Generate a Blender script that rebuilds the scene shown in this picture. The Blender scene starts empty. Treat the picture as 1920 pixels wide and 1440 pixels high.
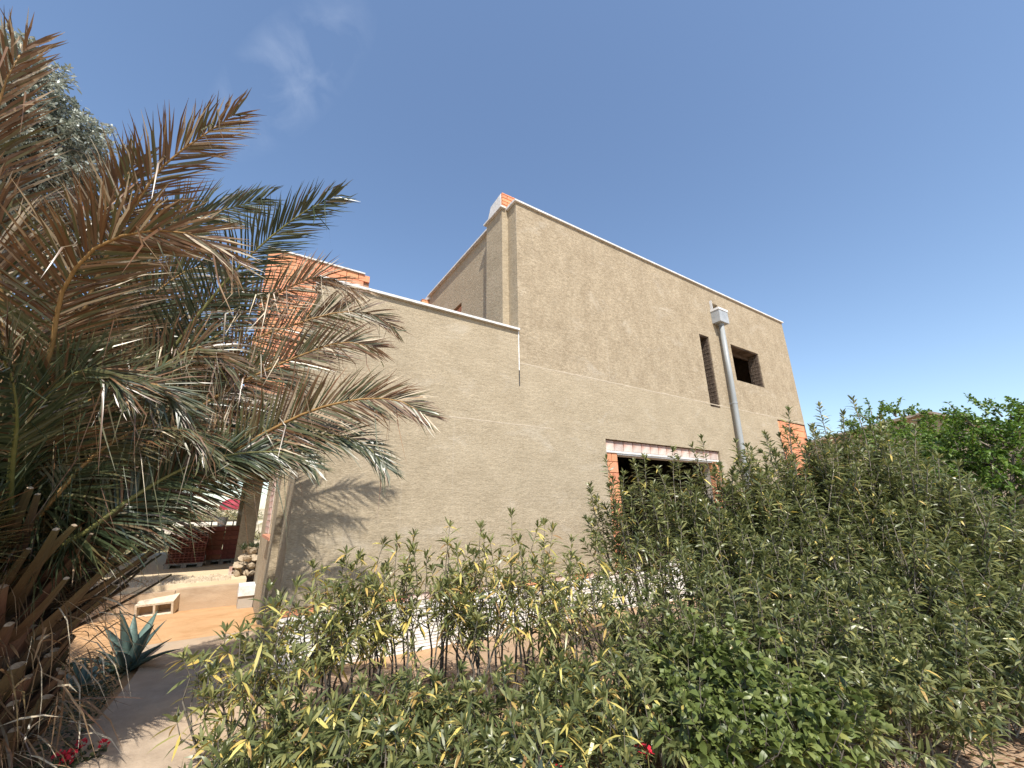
import bpy, math, random
import numpy as np
from mathutils import Vector, Matrix

random.seed(7)
rng = np.random.default_rng(11)
scene = bpy.context.scene
col = scene.collection

# ------------------------------------------------------------------ camera
CAM = np.array([0.0, -5.2, 1.6])
F_PX, YAW, PITCH, ROLL = 773.3, 0.578621, 0.30074, -0.0147
cy, sy, cp, sp = math.cos(YAW), math.sin(YAW), math.cos(PITCH), math.sin(PITCH)
FWD = np.array([sy * cp, cy * cp, sp])
RGT = np.array([cy, -sy, 0.0])
UPV = np.cross(RGT, FWD)
RGT, UPV = (math.cos(ROLL) * RGT + math.sin(ROLL) * UPV,
            -math.sin(ROLL) * RGT + math.cos(ROLL) * UPV)
cam_data = bpy.data.cameras.new('camera')
cam_data.sensor_width = 36.0
cam_data.lens = F_PX / 1920 * 36.0
cam_data.clip_start = 0.05
cam_data.clip_end = 3000
cam = bpy.data.objects.new('camera', cam_data)
col.objects.link(cam)
cam.matrix_world = Matrix(((RGT[0], UPV[0], -FWD[0], CAM[0]),
                           (RGT[1], UPV[1], -FWD[1], CAM[1]),
                           (RGT[2], UPV[2], -FWD[2], CAM[2]),
                           (0, 0, 0, 1)))
scene.camera = cam

# ------------------------------------------------------------------ sky, sun, exposure
SUN_AZ, SUN_EL = math.radians(20), math.radians(53)     # azimuth: left of the facade normal
TO_SUN = np.array([-math.sin(SUN_AZ) * math.cos(SUN_EL), -math.cos(SUN_AZ) * math.cos(SUN_EL), math.sin(SUN_EL)])
world = bpy.data.worlds.new('World')
scene.world = world
world.use_nodes = True
wn, wl = world.node_tree.nodes, world.node_tree.links
wn.clear()
w_out = wn.new('ShaderNodeOutputWorld')
w_bg = wn.new('ShaderNodeBackground')
w_bg.inputs['Strength'].default_value = 0.15
w_sky = wn.new('ShaderNodeTexSky')
w_sky.sky_type = 'NISHITA'
w_sky.sun_disc = False
w_sky.sun_elevation = SUN_EL
w_sky.sun_rotation = math.atan2(TO_SUN[0], TO_SUN[1])
w_sky.altitude = 100
w_sky.air_density = 1.1
w_sky.dust_density = 0.7
w_sky.ozone_density = 2.2
# one faint wisp of cirrus
w_tc = wn.new('ShaderNodeTexCoord')
def wray(px, py):
    d = FWD + (px - 960) / F_PX * RGT - (py - 720) / F_PX * UPV
    return d / np.linalg.norm(d)
def wmath(op, a, b=None, clamp=False):
    n = wn.new('ShaderNodeMath'); n.operation = op; n.use_clamp = clamp
    for i, v in enumerate((a, b)):
        if v is None: continue
        if isinstance(v, (int, float)): n.inputs[i].default_value = v
        else: wl.new(v, n.inputs[i])
    return n.outputs[0]
def wdot(v):
    n = wn.new('ShaderNodeVectorMath'); n.operation = 'DOT_PRODUCT'
    wl.new(w_tc.outputs['Generated'], n.inputs[0]); n.inputs[1].default_value = v
    return n.outputs['Value']
c0, c1 = wray(470, 215), wray(615, 75)
ax = c1 - c0; ax = ax / np.linalg.norm(ax)
cc = (c0 + c1) / 2; cc = cc / np.linalg.norm(cc)
pr = np.cross(cc, ax)
u = wmath('SUBTRACT', wdot(tuple(ax)), float(ax @ cc))
v = wdot(tuple(pr))
e2 = wmath('ADD', wmath('POWER', wmath('ABSOLUTE', wmath('DIVIDE', u, 0.20)), 2.0),
           wmath('POWER', wmath('ABSOLUTE', wmath('DIVIDE', v, 0.075)), 2.0))
mask = wmath('SUBTRACT', 1.0, e2, True)
front = wmath('GREATER_THAN', wdot(tuple(cc)), 0.5)
mp = wn.new('ShaderNodeMapping'); mp.inputs['Scale'].default_value = (9, 9, 9)
wl.new(w_tc.outputs['Generated'], mp.inputs['Vector'])
nz = wn.new('ShaderNodeTexNoise'); nz.inputs['Scale'].default_value = 1.5
nz.inputs['Detail'].default_value = 6; nz.inputs['Roughness'].default_value = 0.55
nz.inputs['Distortion'].default_value = 0.4
wl.new(mp.outputs[0], nz.inputs['Vector'])
cl = wmath('MULTIPLY', wmath('SUBTRACT', nz.outputs['Fac'], 0.40), 1.6, True)
cl = wmath('MULTIPLY', wmath('MULTIPLY', cl, mask), wmath('MULTIPLY', front, 0.22))
w_mix = wn.new('ShaderNodeMix'); w_mix.data_type = 'RGBA'
wl.new(cl, w_mix.inputs['Factor'])
wl.new(w_sky.outputs[0], w_mix.inputs[6])
w_mix.inputs[7].default_value = (7.0, 7.4, 8.0, 1)
wl.new(w_mix.outputs[2], w_bg.inputs['Color'])
wl.new(w_bg.outputs[0], w_out.inputs['Surface'])

sun_d = bpy.data.lights.new('sun', 'SUN')
sun_d.energy = 4.8
sun_d.angle = math.radians(0.53)
sun_d.color = (1.0, 0.945, 0.86)
sun = bpy.data.objects.new('sun', sun_d)
col.objects.link(sun)
sun.rotation_euler = Vector(TO_SUN).to_track_quat('Z', 'Y').to_euler()

scene.render.engine = 'CYCLES'
scene.cycles.max_bounces = 6
scene.cycles.transparent_max_bounces = 8
scene.view_settings.view_transform = 'Standard'
scene.view_settings.look = 'None'
scene.view_settings.exposure = 0.5
scene.view_settings.gamma = 1.0
scene.view_settings.use_curve_mapping = False

# ------------------------------------------------------------------ pixel helpers (1920 x 1440 photo pixels)
def ray(px, py):
    return FWD + (px - 960) / F_PX * RGT - (py - 720) / F_PX * UPV
def at_dist(px, py, dist):
    d = ray(px, py)
    return CAM + d * (dist / np.linalg.norm(d))
def at_y(px, py, Y):
    d = ray(px, py)
    return CAM + d * ((Y - CAM[1]) / d[1])
def at_z(px, py, Z):
    d = ray(px, py)
    return CAM + d * ((Z - CAM[2]) / d[2])

# ------------------------------------------------------------------ materials
def new_mat(name):
    m = bpy.data.materials.new(name); m.use_nodes = True
    nt = m.node_tree; nt.nodes.clear()
    return m, nt.nodes, nt.links

def noise_mat(name, c1, c2, scale=6.0, rough=0.9, bump=0.3, bscale=None, c3=None, stretch=(1, 1, 1),
              bdist=0.01, rnd=0.0, spec=0.3, detail=8, lo=0.35, hi=0.65, extra=None):
    """two-tone noise with a second, larger blotch tone, fine bump and an optional per-object tint"""
    m, N, L = new_mat(name)
    out = N.new('ShaderNodeOutputMaterial'); p = N.new('ShaderNodeBsdfPrincipled')
    L.new(p.outputs[0], out.inputs[0])
    p.inputs['Roughness'].default_value = rough
    p.inputs['Specular IOR Level'].default_value = spec
    tc = N.new('ShaderNodeTexCoord'); mp = N.new('ShaderNodeMapping')
    mp.inputs['Scale'].default_value = stretch
    L.new(tc.outputs['Object'], mp.inputs['Vector'])
    n1 = N.new('ShaderNodeTexNoise'); n1.inputs['Scale'].default_value = scale
    n1.inputs['Detail'].default_value = detail; n1.inputs['Roughness'].default_value = 0.6
    L.new(mp.outputs[0], n1.inputs['Vector'])
    r1 = N.new('ShaderNodeValToRGB'); r1.color_ramp.elements[0].position = lo; r1.color_ramp.elements[1].position = hi
    r1.color_ramp.elements[0].color = (*c1, 1); r1.color_ramp.elements[1].color = (*c2, 1)
    L.new(n1.outputs['Fac'], r1.inputs[0])
    cur = r1.outputs[0]
    if c3 is not None:
        n2 = N.new('ShaderNodeTexNoise'); n2.inputs['Scale'].default_value = scale * 0.23
        n2.inputs['Detail'].default_value = 5
        L.new(mp.outputs[0], n2.inputs['Vector'])
        r2 = N.new('ShaderNodeValToRGB'); r2.color_ramp.elements[0].position = 0.42; r2.color_ramp.elements[1].position = 0.66
        r2.color_ramp.elements[0].color = (0, 0, 0, 1); r2.color_ramp.elements[1].color = (1, 1, 1, 1)
        L.new(n2.outputs['Fac'], r2.inputs[0])
        mx = N.new('ShaderNodeMix'); mx.data_type = 'RGBA'
        L.new(r2.outputs[0], mx.inputs['Factor']); L.new(cur, mx.inputs[6]); mx.inputs[7].default_value = (*c3, 1)
        cur = mx.outputs[2]
    if rnd > 0:
        oi = N.new('ShaderNodeObjectInfo'); hs = N.new('ShaderNodeHueSaturation')
        mr = N.new('ShaderNodeMapRange'); mr.inputs['To Min'].default_value = 1 - rnd; mr.inputs['To Max'].default_value = 1 + rnd
        L.new(oi.outputs['Random'], mr.inputs['Value']); L.new(mr.outputs[0], hs.inputs['Value'])
        mr2 = N.new('ShaderNodeMapRange'); mr2.inputs['To Min'].default_value = 0.5 - rnd * .06; mr2.inputs['To Max'].default_value = 0.5 + rnd * .06
        mth = N.new('ShaderNodeMath'); mth.operation = 'FRACT'; mt2 = N.new('ShaderNodeMath'); mt2.operation = 'MULTIPLY'
        mt2.inputs[1].default_value = 7.31; L.new(oi.outputs['Random'], mt2.inputs[0]); L.new(mt2.outputs[0], mth.inputs[0])
        L.new(mth.outputs[0], mr2.inputs['Value']); L.new(mr2.outputs[0], hs.inputs['Hue'])
        L.new(cur, hs.inputs['Color']); cur = hs.outputs[0]
    if extra: cur = extra(N, L, tc, cur)
    L.new(cur, p.inputs['Base Color'])
    if bump > 0:
        nb = N.new('ShaderNodeTexNoise'); nb.inputs['Scale'].default_value = bscale or scale * 6
        nb.inputs['Detail'].default_value = 6
        L.new(mp.outputs[0], nb.inputs['Vector'])
        b = N.new('ShaderNodeBump'); b.inputs['Strength'].default_value = bump; b.inputs['Distance'].default_value = bdist
        L.new(nb.outputs['Fac'], b.inputs['Height']); L.new(b.outputs[0], p.inputs['Normal'])
    return m

def plain_mat(name, c, rough=0.6, metal=0.0, spec=0.4):
    return noise_mat(name, tuple(x * 0.86 for x in c), tuple(min(1, x * 1.1) for x in c), 9, rough, 0.12, 60, spec=spec, bdist=0.002)

def render_mat():
    """sponged cement render: fine pits, trowel drags, blotches and paler drips, two batches meeting at the slab line"""
    m, N, L = new_mat('cement_render')
    out = N.new('ShaderNodeOutputMaterial'); p = N.new('ShaderNodeBsdfPrincipled')
    L.new(p.outputs[0], out.inputs[0]); p.inputs['Roughness'].default_value = 0.95; p.inputs['Specular IOR Level'].default_value = 0.15
    tc = N.new('ShaderNodeTexCoord')
    def noise(scale, stretch, detail=6, rough=0.6, dist=0.0):
        mp = N.new('ShaderNodeMapping'); mp.inputs['Scale'].default_value = stretch
        L.new(tc.outputs['Object'], mp.inputs['Vector'])
        n = N.new('ShaderNodeTexNoise'); n.inputs['Scale'].default_value = scale; n.inputs['Detail'].default_value = detail
        n.inputs['Roughness'].default_value = rough; n.inputs['Distortion'].default_value = dist
        L.new(mp.outputs[0], n.inputs['Vector']); return n.outputs['Fac']
    def ramp(fac, a, b, ca, cb):
        r = N.new('ShaderNodeValToRGB'); r.color_ramp.elements[0].position = a; r.color_ramp.elements[1].position = b
        r.color_ramp.elements[0].color = (*ca, 1); r.color_ramp.elements[1].color = (*cb, 1); L.new(fac, r.inputs[0]); return r.outputs[0]
    def mix(fac, a, b, mode='MIX'):
        x = N.new('ShaderNodeMix'); x.data_type = 'RGBA'; x.blend_type = mode
        if isinstance(fac, float): x.inputs['Factor'].default_value = fac
        else: L.new(fac, x.inputs['Factor'])
        for i, v in ((6, a), (7, b)):
            if isinstance(v, tuple): x.inputs[i].default_value = (*v, 1)
            else: L.new(v, x.inputs[i])
        return x.outputs[2]
    lower = ramp(noise(2.2, (1, 1, 1.6)), .3, .72, (.365, .300, .208), (.460, .384, .274))
    upper = ramp(noise(3.0, (1, 1, .8), 7, .65), .3, .7, (.335, .268, .184), (.455, .376, .267))
    sx = N.new('ShaderNodeSeparateXYZ'); L.new(tc.outputs['Object'], sx.inputs[0])
    def rng_(inp, a, b):
        mr = N.new('ShaderNodeMapRange'); mr.inputs['From Min'].default_value = a; mr.inputs['From Max'].default_value = b
        mr.clamp = True; L.new(inp, mr.inputs['Value']); return mr.outputs[0]
    wob = N.new('ShaderNodeMath'); wob.operation = 'MULTIPLY_ADD'; wob.inputs[1].default_value = 0.25
    L.new(noise(1.6, (1, 1, 1), 3), wob.inputs[0]); L.new(sx.outputs['Z'], wob.inputs[2])
    isup = rng_(wob.outputs[0], 3.99, 4.06)
    ismain = rng_(sx.outputs['X'], 3.53, 3.56)
    both = N.new('ShaderNodeMath'); both.operation = 'MULTIPLY'; L.new(isup, both.inputs[0]); L.new(ismain, both.inputs[1])
    c = mix(both.outputs[0], lower, upper)
    # mottled sponge marks
    sp_ = ramp(noise(13, (1, 1, 1.5), 6, .72, .5), .40, .62, (.80, .79, .77), (1.10, 1.10, 1.10))
    amt = N.new('ShaderNodeMapRange'); amt.inputs['To Min'].default_value = .45; amt.inputs['To Max'].default_value = 1.0; L.new(both.outputs[0], amt.inputs['Value'])
    c = mix(amt.outputs[0], c, sp_, 'MULTIPLY')
    fine = ramp(noise(70, (.5, 1, 1.3), 4, .7), .34, .66, (.78, .77, .75), (1.16, 1.16, 1.15))
    c = mix(1.0, c, fine, 'MULTIPLY')
    # pale efflorescence patches and a few vertical drips
    ef = ramp(noise(1.1, (1, 1, 1.9), 7, .7, .6), .56, .72, (0, 0, 0), (.55, .55, .55))
    c = mix(ef, c, (.50, .44, .345))
    dr = ramp(noise(5.0, (1, 1, .07), 4, .6), .63, .75, (0, 0, 0), (.28, .28, .28))
    c = mix(dr, c, (.24, .205, .155))
    dr2 = ramp(noise(7.0, (1.1, 1, .05), 3, .5), .64, .72, (0, 0, 0), (.3, .3, .3))
    c = mix(dr2, c, (.52, .45, .35))
    L.new(c, p.inputs['Base Color'])
    h1 = noise(95, (.22, 1, 1.3), 5, .75); h2 = noise(16, (.6, 1, 1.5), 4, .6)
    add = N.new('ShaderNodeMath'); add.operation = 'MULTIPLY_ADD'; add.inputs[1].default_value = 1.6
    L.new(h2, add.inputs[0]); L.new(h1, add.inputs[2])
    b = N.new('ShaderNodeBump'); b.inputs['Strength'].default_value = 0.75; b.inputs['Distance'].default_value = 0.009
    L.new(add.outputs[0], b.inputs['Height']); L.new(b.outputs[0], p.inputs['Normal'])
    return m

def leaf_mat(name, stops, rough=0.42, trans=0.3, spec=0.45):
    """leaf colour picked per leaf by the face attribute 'tone' (species colour, yellowing, dead leaves, pale palm highlights)"""
    m, N, L = new_mat(name)
    out = N.new('ShaderNodeOutputMaterial'); p = N.new('ShaderNodeBsdfPrincipled')
    p.inputs['Roughness'].default_value = rough; p.inputs['Specular IOR Level'].default_value = spec
    at = N.new('ShaderNodeAttribute'); at.attribute_name = 'tone'
    r = N.new('ShaderNodeValToRGB'); e = r.color_ramp.elements
    while len(e) < len(stops): e.new(0.5)
    for i, (pos, c) in enumerate(stops):
        e[i].position = pos; e[i].color = (*c, 1)
    L.new(at.outputs['Fac'], r.inputs[0])
    L.new(r.outputs[0], p.inputs['Base Color'])
    t = N.new('ShaderNodeBsdfTranslucent'); hs = N.new('ShaderNodeHueSaturation'); hs.inputs['Value'].default_value = 1.25
    hs.inputs['Saturation'].default_value = 1.1
    L.new(r.outputs[0], hs.inputs['Color']); L.new(hs.outputs[0], t.inputs['Color'])
    mx = N.new('ShaderNodeMixShader'); mx.inputs[0].default_value = trans
    L.new(p.outputs[0], mx.inputs[1]); L.new(t.outputs[0], mx.inputs[2]); L.new(mx.outputs[0], out.inputs[0])
    return m

M = {}
M['render'] = render_mat()
M['coping'] = noise_mat('white_mortar_coping', (.55, .53, .5), (.8, .79, .76), 14, .85, .5, 60, c3=(.62, .6, .56))
M['plinth'] = noise_mat('whitewashed_plinth', (.62, .59, .54), (.80, .785, .75), 5, .9, .5, 50, c3=(.70, .64, .55),
                        extra=None)
M['brick'] = noise_mat('orange_clay_brick', (.58, .235, .115), (.72, .325, .175), 22, .9, .4, 120, rnd=.12, c3=(.65, .285, .155))
M['brick_dusty'] = noise_mat('mortar_smeared_brick', (.40, .19, .13), (.55, .36, .30), 12, .92, .4, 90, rnd=.14, c3=(.62, .55, .48), lo=.3, hi=.7)
M['brick_dark'] = noise_mat('dull_red_hollow_brick', (.20, .07, .045), (.30, .105, .065), 20, .9, .3, 100, rnd=.2)
M['mortar'] = noise_mat('grey_mortar', (.42, .36, .29), (.55, .49, .41), 30, .95, .5, 100)
M['mortar_dark'] = noise_mat('brick_mortar_orange', (.34, .17, .10), (.46, .27, .17), 30, .95, .5, 100)
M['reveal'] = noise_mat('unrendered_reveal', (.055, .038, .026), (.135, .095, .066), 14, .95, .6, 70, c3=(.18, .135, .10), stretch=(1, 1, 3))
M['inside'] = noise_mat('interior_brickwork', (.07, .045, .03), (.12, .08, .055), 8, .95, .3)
M['concrete'] = noise_mat('grey_concrete', (.33, .30, .26), (.45, .41, .36), 8, .9, .4, 60, c3=(.38, .33, .27))
M['concrete_pale'] = noise_mat('pale_concrete_block', (.50, .42, .31), (.64, .55, .42), 16, .95, .6, 90)
M['slab'] = noise_mat('dusty_slab', (.56, .45, .30), (.68, .56, .39), 3, .95, .3, 40, c3=(.60, .47, .30), stretch=(1, 2.5, 1))
M['retain'] = noise_mat('shaded_concrete_wall', (.34, .25, .165), (.46, .35, .24), 4, .95, .4, 40, c3=(.42, .30, .19), stretch=(1, 1, 3))  # darker than the slab: shading of the wall face put into the colour
M['galv'] = noise_mat('galvanised_sheet', (.30, .32, .33), (.42, .44, .45), 7, .5, .1, 40, spec=.5)
M['pipe'] = noise_mat('grey_plastic_pipe', (.27, .285, .285), (.34, .355, .35), 5, .45, .08, 30, spec=.5, stretch=(1, 1, .3))
M['white_paint'] = plain_mat('white_sheet', (.74, .74, .73), .5)
M['dark_metal'] = plain_mat('dark_iron', (.035, .035, .038), .6)
M['terracotta'] = plain_mat('terracotta_tile', (.55, .25, .15), .8)
M['bluegrey'] = plain_mat('blue_grey_frame', (.30, .36, .40), .6)
M['red_mound'] = noise_mat('plain_crimson', (.22, .018, .03), (.32, .03, .045), 3, .6, .4, 12)
M['bark'] = noise_mat('grey_bark', (.15, .125, .1), (.30, .26, .21), 30, .95, .6, 90, stretch=(1, 1, .25))
M['stem'] = noise_mat('oleander_stem', (.075, .062, .05), (.19, .165, .13), 30, .9, .5, 90, stretch=(1, 1, .25))
M['olive_bark'] = noise_mat('olive_bark', (.09, .08, .065), (.2, .18, .15), 20, .95, .8, 60, stretch=(1, 1, .3))
M['palm_bark'] = noise_mat('palm_fibre', (.06, .038, .022), (.16, .10, .06), 40, .95, .9, 120, stretch=(1, 1, .4))
M['boot'] = noise_mat('palm_leaf_base', (.05, .028, .015), (.12, .07, .038), 18, .8, .5, 70, rnd=.4, stretch=(1, .2, 1), c3=(.10, .085, .04))
M['boot_cut'] = noise_mat('palm_cut_face', (.20, .14, .09), (.42, .33, .23), 30, .9, .4, 90)
M['petiole_green'] = noise_mat('green_petiole', (.13, .14, .04), (.22, .2, .07), 10, .5, .2, 60)
M['petiole_tan'] = noise_mat('golden_petiole', (.22, .125, .04), (.36, .215, .08), 14, .55, .2, 60)
M['agave'] = noise_mat('agave_leaf', (.075, .125, .105), (.13, .19, .165), 6, .5, .15, 40, stretch=(1, 1, .3), rnd=.12)
M['petal'] = plain_mat('red_petal', (.55, .02, .04), .6)
M['roof_tile'] = noise_mat('grey_brown_roof', (.25, .2, .16), (.38, .32, .27), 10, .9, .3)
M['stone'] = noise_mat('gravel_stone', (.32, .25, .17), (.50, .41, .29), 9, .95, .4, 50)
M['olean'] = leaf_mat('oleander_leaf', [(0.0, (.055, .072, .027)), (.35, (.13, .152, .055)), (.62, (.255, .262, .105)),
                                        (.78, (.34, .32, .11)), (.86, (.66, .57, .16)), (.94, (.64, .46, .13)), (1.0, (.28, .16, .07))], rough=.36, spec=.55)
M['broad'] = leaf_mat('broad_leaf', [(0.0, (.06, .085, .022)), (.5, (.145, .185, .05)), (.9, (.25, .285, .095)), (1.0, (.5, .42, .08))], trans=.35)
M['olive'] = leaf_mat('olive_leaf', [(0.0, (.09, .11, .08)), (.5, (.36, .39, .32)), (1.0, (.66, .69, .62))], rough=.5, trans=.15)
M['tree_leaf'] = leaf_mat('green_tree_leaf', [(0.0, (.045, .085, .016)), (.6, (.115, .2, .035)), (1.0, (.24, .32, .07))], trans=.35)
M['palm_leaf'] = leaf_mat('palm_leaflet', [(0.0, (.026, .040, .018)), (.3, (.058, .073, .032)), (.45, (.13, .12, .052)),
                                           (.6, (.115, .066, .032)), (.8, (.165, .082, .038)), (.92, (.34, .225, .125)), (1.0, (.60, .50, .35))], rough=.36, trans=.08, spec=.6)  # palest stops paint in leaflet highlights as well as dry leaflets
M['weed'] = leaf_mat('ground_cover_leaf', [(0.0, (.03, .045, .02)), (.6, (.08, .095, .04)), (1.0, (.22, .2, .1))])
M['litter'] = leaf_mat('dry_litter', [(0.0, (.12, .07, .04)), (.5, (.27, .16, .09)), (1.0, (.45, .32, .19))], trans=.05, rough=.8)
M['scrub'] = leaf_mat('dry_scrub', [(0.0, (.09, .10, .04)), (.6, (.22, .2, .09)), (1.0, (.42, .36, .2))], trans=.15, rough=.8)

# ------------------------------------------------------------------ mesh helpers
class MB:
    def __init__(s): s.v = []; s.f = []
    def add(s, vs, fs):
        o = len(s.v); s.v += [tuple(map(float, q)) for q in vs]; s.f += [tuple(i + o for i in q) for q in fs]; return s
    def box(s, x0, x1, y0, y1, z0, z1):
        return s.add([(x0, y0, z0), (x1, y0, z0), (x1, y1, z0), (x0, y1, z0), (x0, y0, z1), (x1, y0, z1), (x1, y1, z1), (x0, y1, z1)],
                     [(0, 3, 2, 1), (4, 5, 6, 7), (0, 1, 5, 4), (1, 2, 6, 5), (2, 3, 7, 6), (3, 0, 4, 7)])
    def prism(s, poly, axis, a, b):
        """poly: 2D outline, extruded along axis (0 X, 1 Y, 2 Z) from a to b"""
        n = len(poly)
        def pt(q, t):
            if axis == 0: return (t, q[0], q[1])
            if axis == 1: return (q[0], t, q[1])
            return (q[0], q[1], t)
        vs = [pt(q, a) for q in poly] + [pt(q, b) for q in poly]
        fs = [tuple(range(n)), tuple(range(2 * n - 1, n - 1, -1))] + [(i + n, (i + 1) % n + n, (i + 1) % n, i) for i in range(n)]
        return s.add(vs, fs)
    def tube(s, pts, rad, n=6, cap=True):
        pts = [np.array(q, float) for q in pts]
        if not hasattr(rad, '__len__'): rad = [rad] * len(pts)
        vs = []; ref = None
        for i, q in enumerate(pts):
            t = pts[min(i + 1, len(pts) - 1)] - pts[max(i - 1, 0)]; t = t / (np.linalg.norm(t) + 1e-9)
            if ref is None: ref = np.array([1, 0, 0]) if abs(t[0]) < .8 else np.array([0, 1, 0])
            a = np.cross(t, ref); a /= np.linalg.norm(a); b = np.cross(t, a); ref = -np.cross(t, a) if False else ref
            for k in range(n):
                th = 2 * math.pi * k / n
                vs.append(q + rad[i] * (math.cos(th) * a + math.sin(th) * b))
        fs = []
        for i in range(len(pts) - 1):
            for k in range(n):
                fs.append((i * n + k, i * n + (k + 1) % n, (i + 1) * n + (k + 1) % n, (i + 1) * n + k))
        if cap:
            fs.append(tuple(range(n))); fs.append(tuple(range(len(pts) * n - 1, (len(pts) - 1) * n - 1, -1)))
        return s.add(vs, fs)
    def mesh(s, name, mat, off=(0, 0, 0), recalc=True, smooth=False):
        me = bpy.data.meshes.new(name)
        me.from_pydata([(a - off[0], b - off[1], c - off[2]) for a, b, c in s.v], [], s.f)
        if recalc:
            import bmesh
            bm = bmesh.new(); bm.from_mesh(me); bmesh.ops.recalc_face_normals(bm, faces=bm.faces); bm.to_mesh(me); bm.free()
        if smooth: me.polygons.foreach_set('use_smooth', [True] * len(me.polygons))
        me.materials.append(mat); me.update()
        return me
    def build(s, name, mat, parent=None, off=None, smooth=False, recalc=True):
        if off is None: off = tuple(root_loc(parent)) if parent else (0, 0, 0)
        o = bpy.data.objects.new(name, s.mesh(name, mat, off, recalc, smooth)); col.objects.link(o)
        o.parent = parent
        return o

def root_loc(o):
    l = Vector((0, 0, 0))
    while o: l = l + o.location; o = o.parent
    return l

def tag(o, label=None, cat=None, group=None, kind=None):
    if label: o['label'] = label
    if cat: o['category'] = cat
    if group: o['group'] = group
    if kind: o['kind'] = kind
    return o

def empty(name, loc, label=None, cat=None, group=None):
    o = bpy.data.objects.new(name, None); col.objects.link(o); o.location = loc; o.empty_display_size = .2
    return tag(o, label, cat, group)

def inst(name, me, loc, parent=None, rot=(0, 0, 0), scale=(1, 1, 1)):
    """place shared mesh data at a world location under a parent (parents carry translation only)"""
    o = bpy.data.objects.new(name, me); col.objects.link(o); o.parent = parent
    o.location = Vector(loc) - (root_loc(parent) if parent else Vector((0, 0, 0)))
    o.rotation_euler = rot; o.scale = scale
    return o

def fast_mesh(name, verts, polys, mat, tone=None, smooth=False):
    """polys: list of (k, array (n,k)) ; tone: per-face values in the same order"""
    me = bpy.data.meshes.new(name)
    nl = sum(a.size for k, a in polys); nf = sum(len(a) for k, a in polys)
    me.vertices.add(len(verts)); me.vertices.foreach_set('co', np.ascontiguousarray(verts, dtype=np.float32).ravel())
    me.loops.add(nl); me.polygons.add(nf)
    me.loops.foreach_set('vertex_index', np.concatenate([a.ravel() for k, a in polys]).astype(np.int32))
    tot = np.concatenate([np.full(len(a), k) for k, a in polys]); st = np.concatenate([[0], np.cumsum(tot)[:-1]])
    me.polygons.foreach_set('loop_start', st.astype(np.int32))
    me.update(calc_edges=True); me.validate()
    if tone is not None:
        at = me.attributes.new('tone', 'FLOAT', 'FACE'); at.data.foreach_set('value', np.ascontiguousarray(tone, dtype=np.float32))
    if smooth: me.polygons.foreach_set('use_smooth', np.ones(nf, dtype=bool))
    me.materials.append(mat)
    return me

def nrm(a): return a / (np.linalg.norm(a, axis=-1, keepdims=True) + 1e-9)

def leaves_mesh(name, P, D, L, W, droop, tone, mat, off, wide=.45, fold=.25):
    """six-vertex folded leaves; P base, D direction, droop bends the tip downwards"""
    n = len(P); D = nrm(D)
    up = np.tile([0, 0, 1.0], (n, 1)) + rng.normal(0, .45, (n, 3))
    S = nrm(np.cross(D, up)); Nn = nrm(np.cross(S, D))
    L = L[:, None]; W = W[:, None]; g = np.array([0, 0, -1.0]) * droop[:, None] * L
    m1 = P + D * L * .34 + g * .10; m2 = P + D * L * .70 + g * .45; tip = P + D * L + g
    k1 = Nn * W * fold
    V = np.stack([P, m1 - S * W * .5 + k1, m1 + S * W * .5 + k1, m2 - S * W * wide + k1, m2 + S * W * wide + k1, tip], 1)
    b = (np.arange(n) * 6)[:, None]
    t1 = b + np.array([[0, 2, 1]]); q = b + np.array([[1, 2, 4, 3]]); t2 = b + np.array([[3, 4, 5]])
    return fast_mesh(name, V.reshape(-1, 3) - np.array(off), [(3, t1), (4, q), (3, t2)], mat, np.concatenate([tone, tone, tone]))

def link(name, me, parent=None, kind=None):
    o = bpy.data.objects.new(name, me); col.objects.link(o); o.parent = parent
    if kind: o['kind'] = kind
    return o

# ================================================================== GROUND AND TERRAIN
GZ = 0.1
def ground_z(x, y):
    z = GZ + .012 * math.sin(x * 1.7 + y * .6) + .01 * math.sin(y * 2.3 - x)
    if y > 13: z += .068 * (min(y, 46) - 13) + .0035 * max(0, min(y, 300) - 46)
    if -3.0 < y < -.6 and x > .9: z += .05
    return z
def grid(a, b, fine0, fine1, step, n):
    l = list(fine0 - (fine0 - a) * (np.linspace(1, 0, n, endpoint=False) ** 3))
    r = list(fine1 + (b - fine1) * (np.linspace(0, 1, n + 1)[1:] ** 3))
    return l + list(np.arange(fine0, fine1 + 1e-6, step)) + r
gx = grid(-900, 900, -8, 16, .25, 26); gy = grid(-300, 1500, -8, 16, .25, 26)
gv = [(x, y, ground_z(x, y)) for y in gy for x in gx]
nx = len(gx)
gf = [(j * nx + i, j * nx + i + 1, (j + 1) * nx + i + 1, (j + 1) * nx + i) for j in range(len(gy) - 1) for i in range(nx - 1)]
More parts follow.
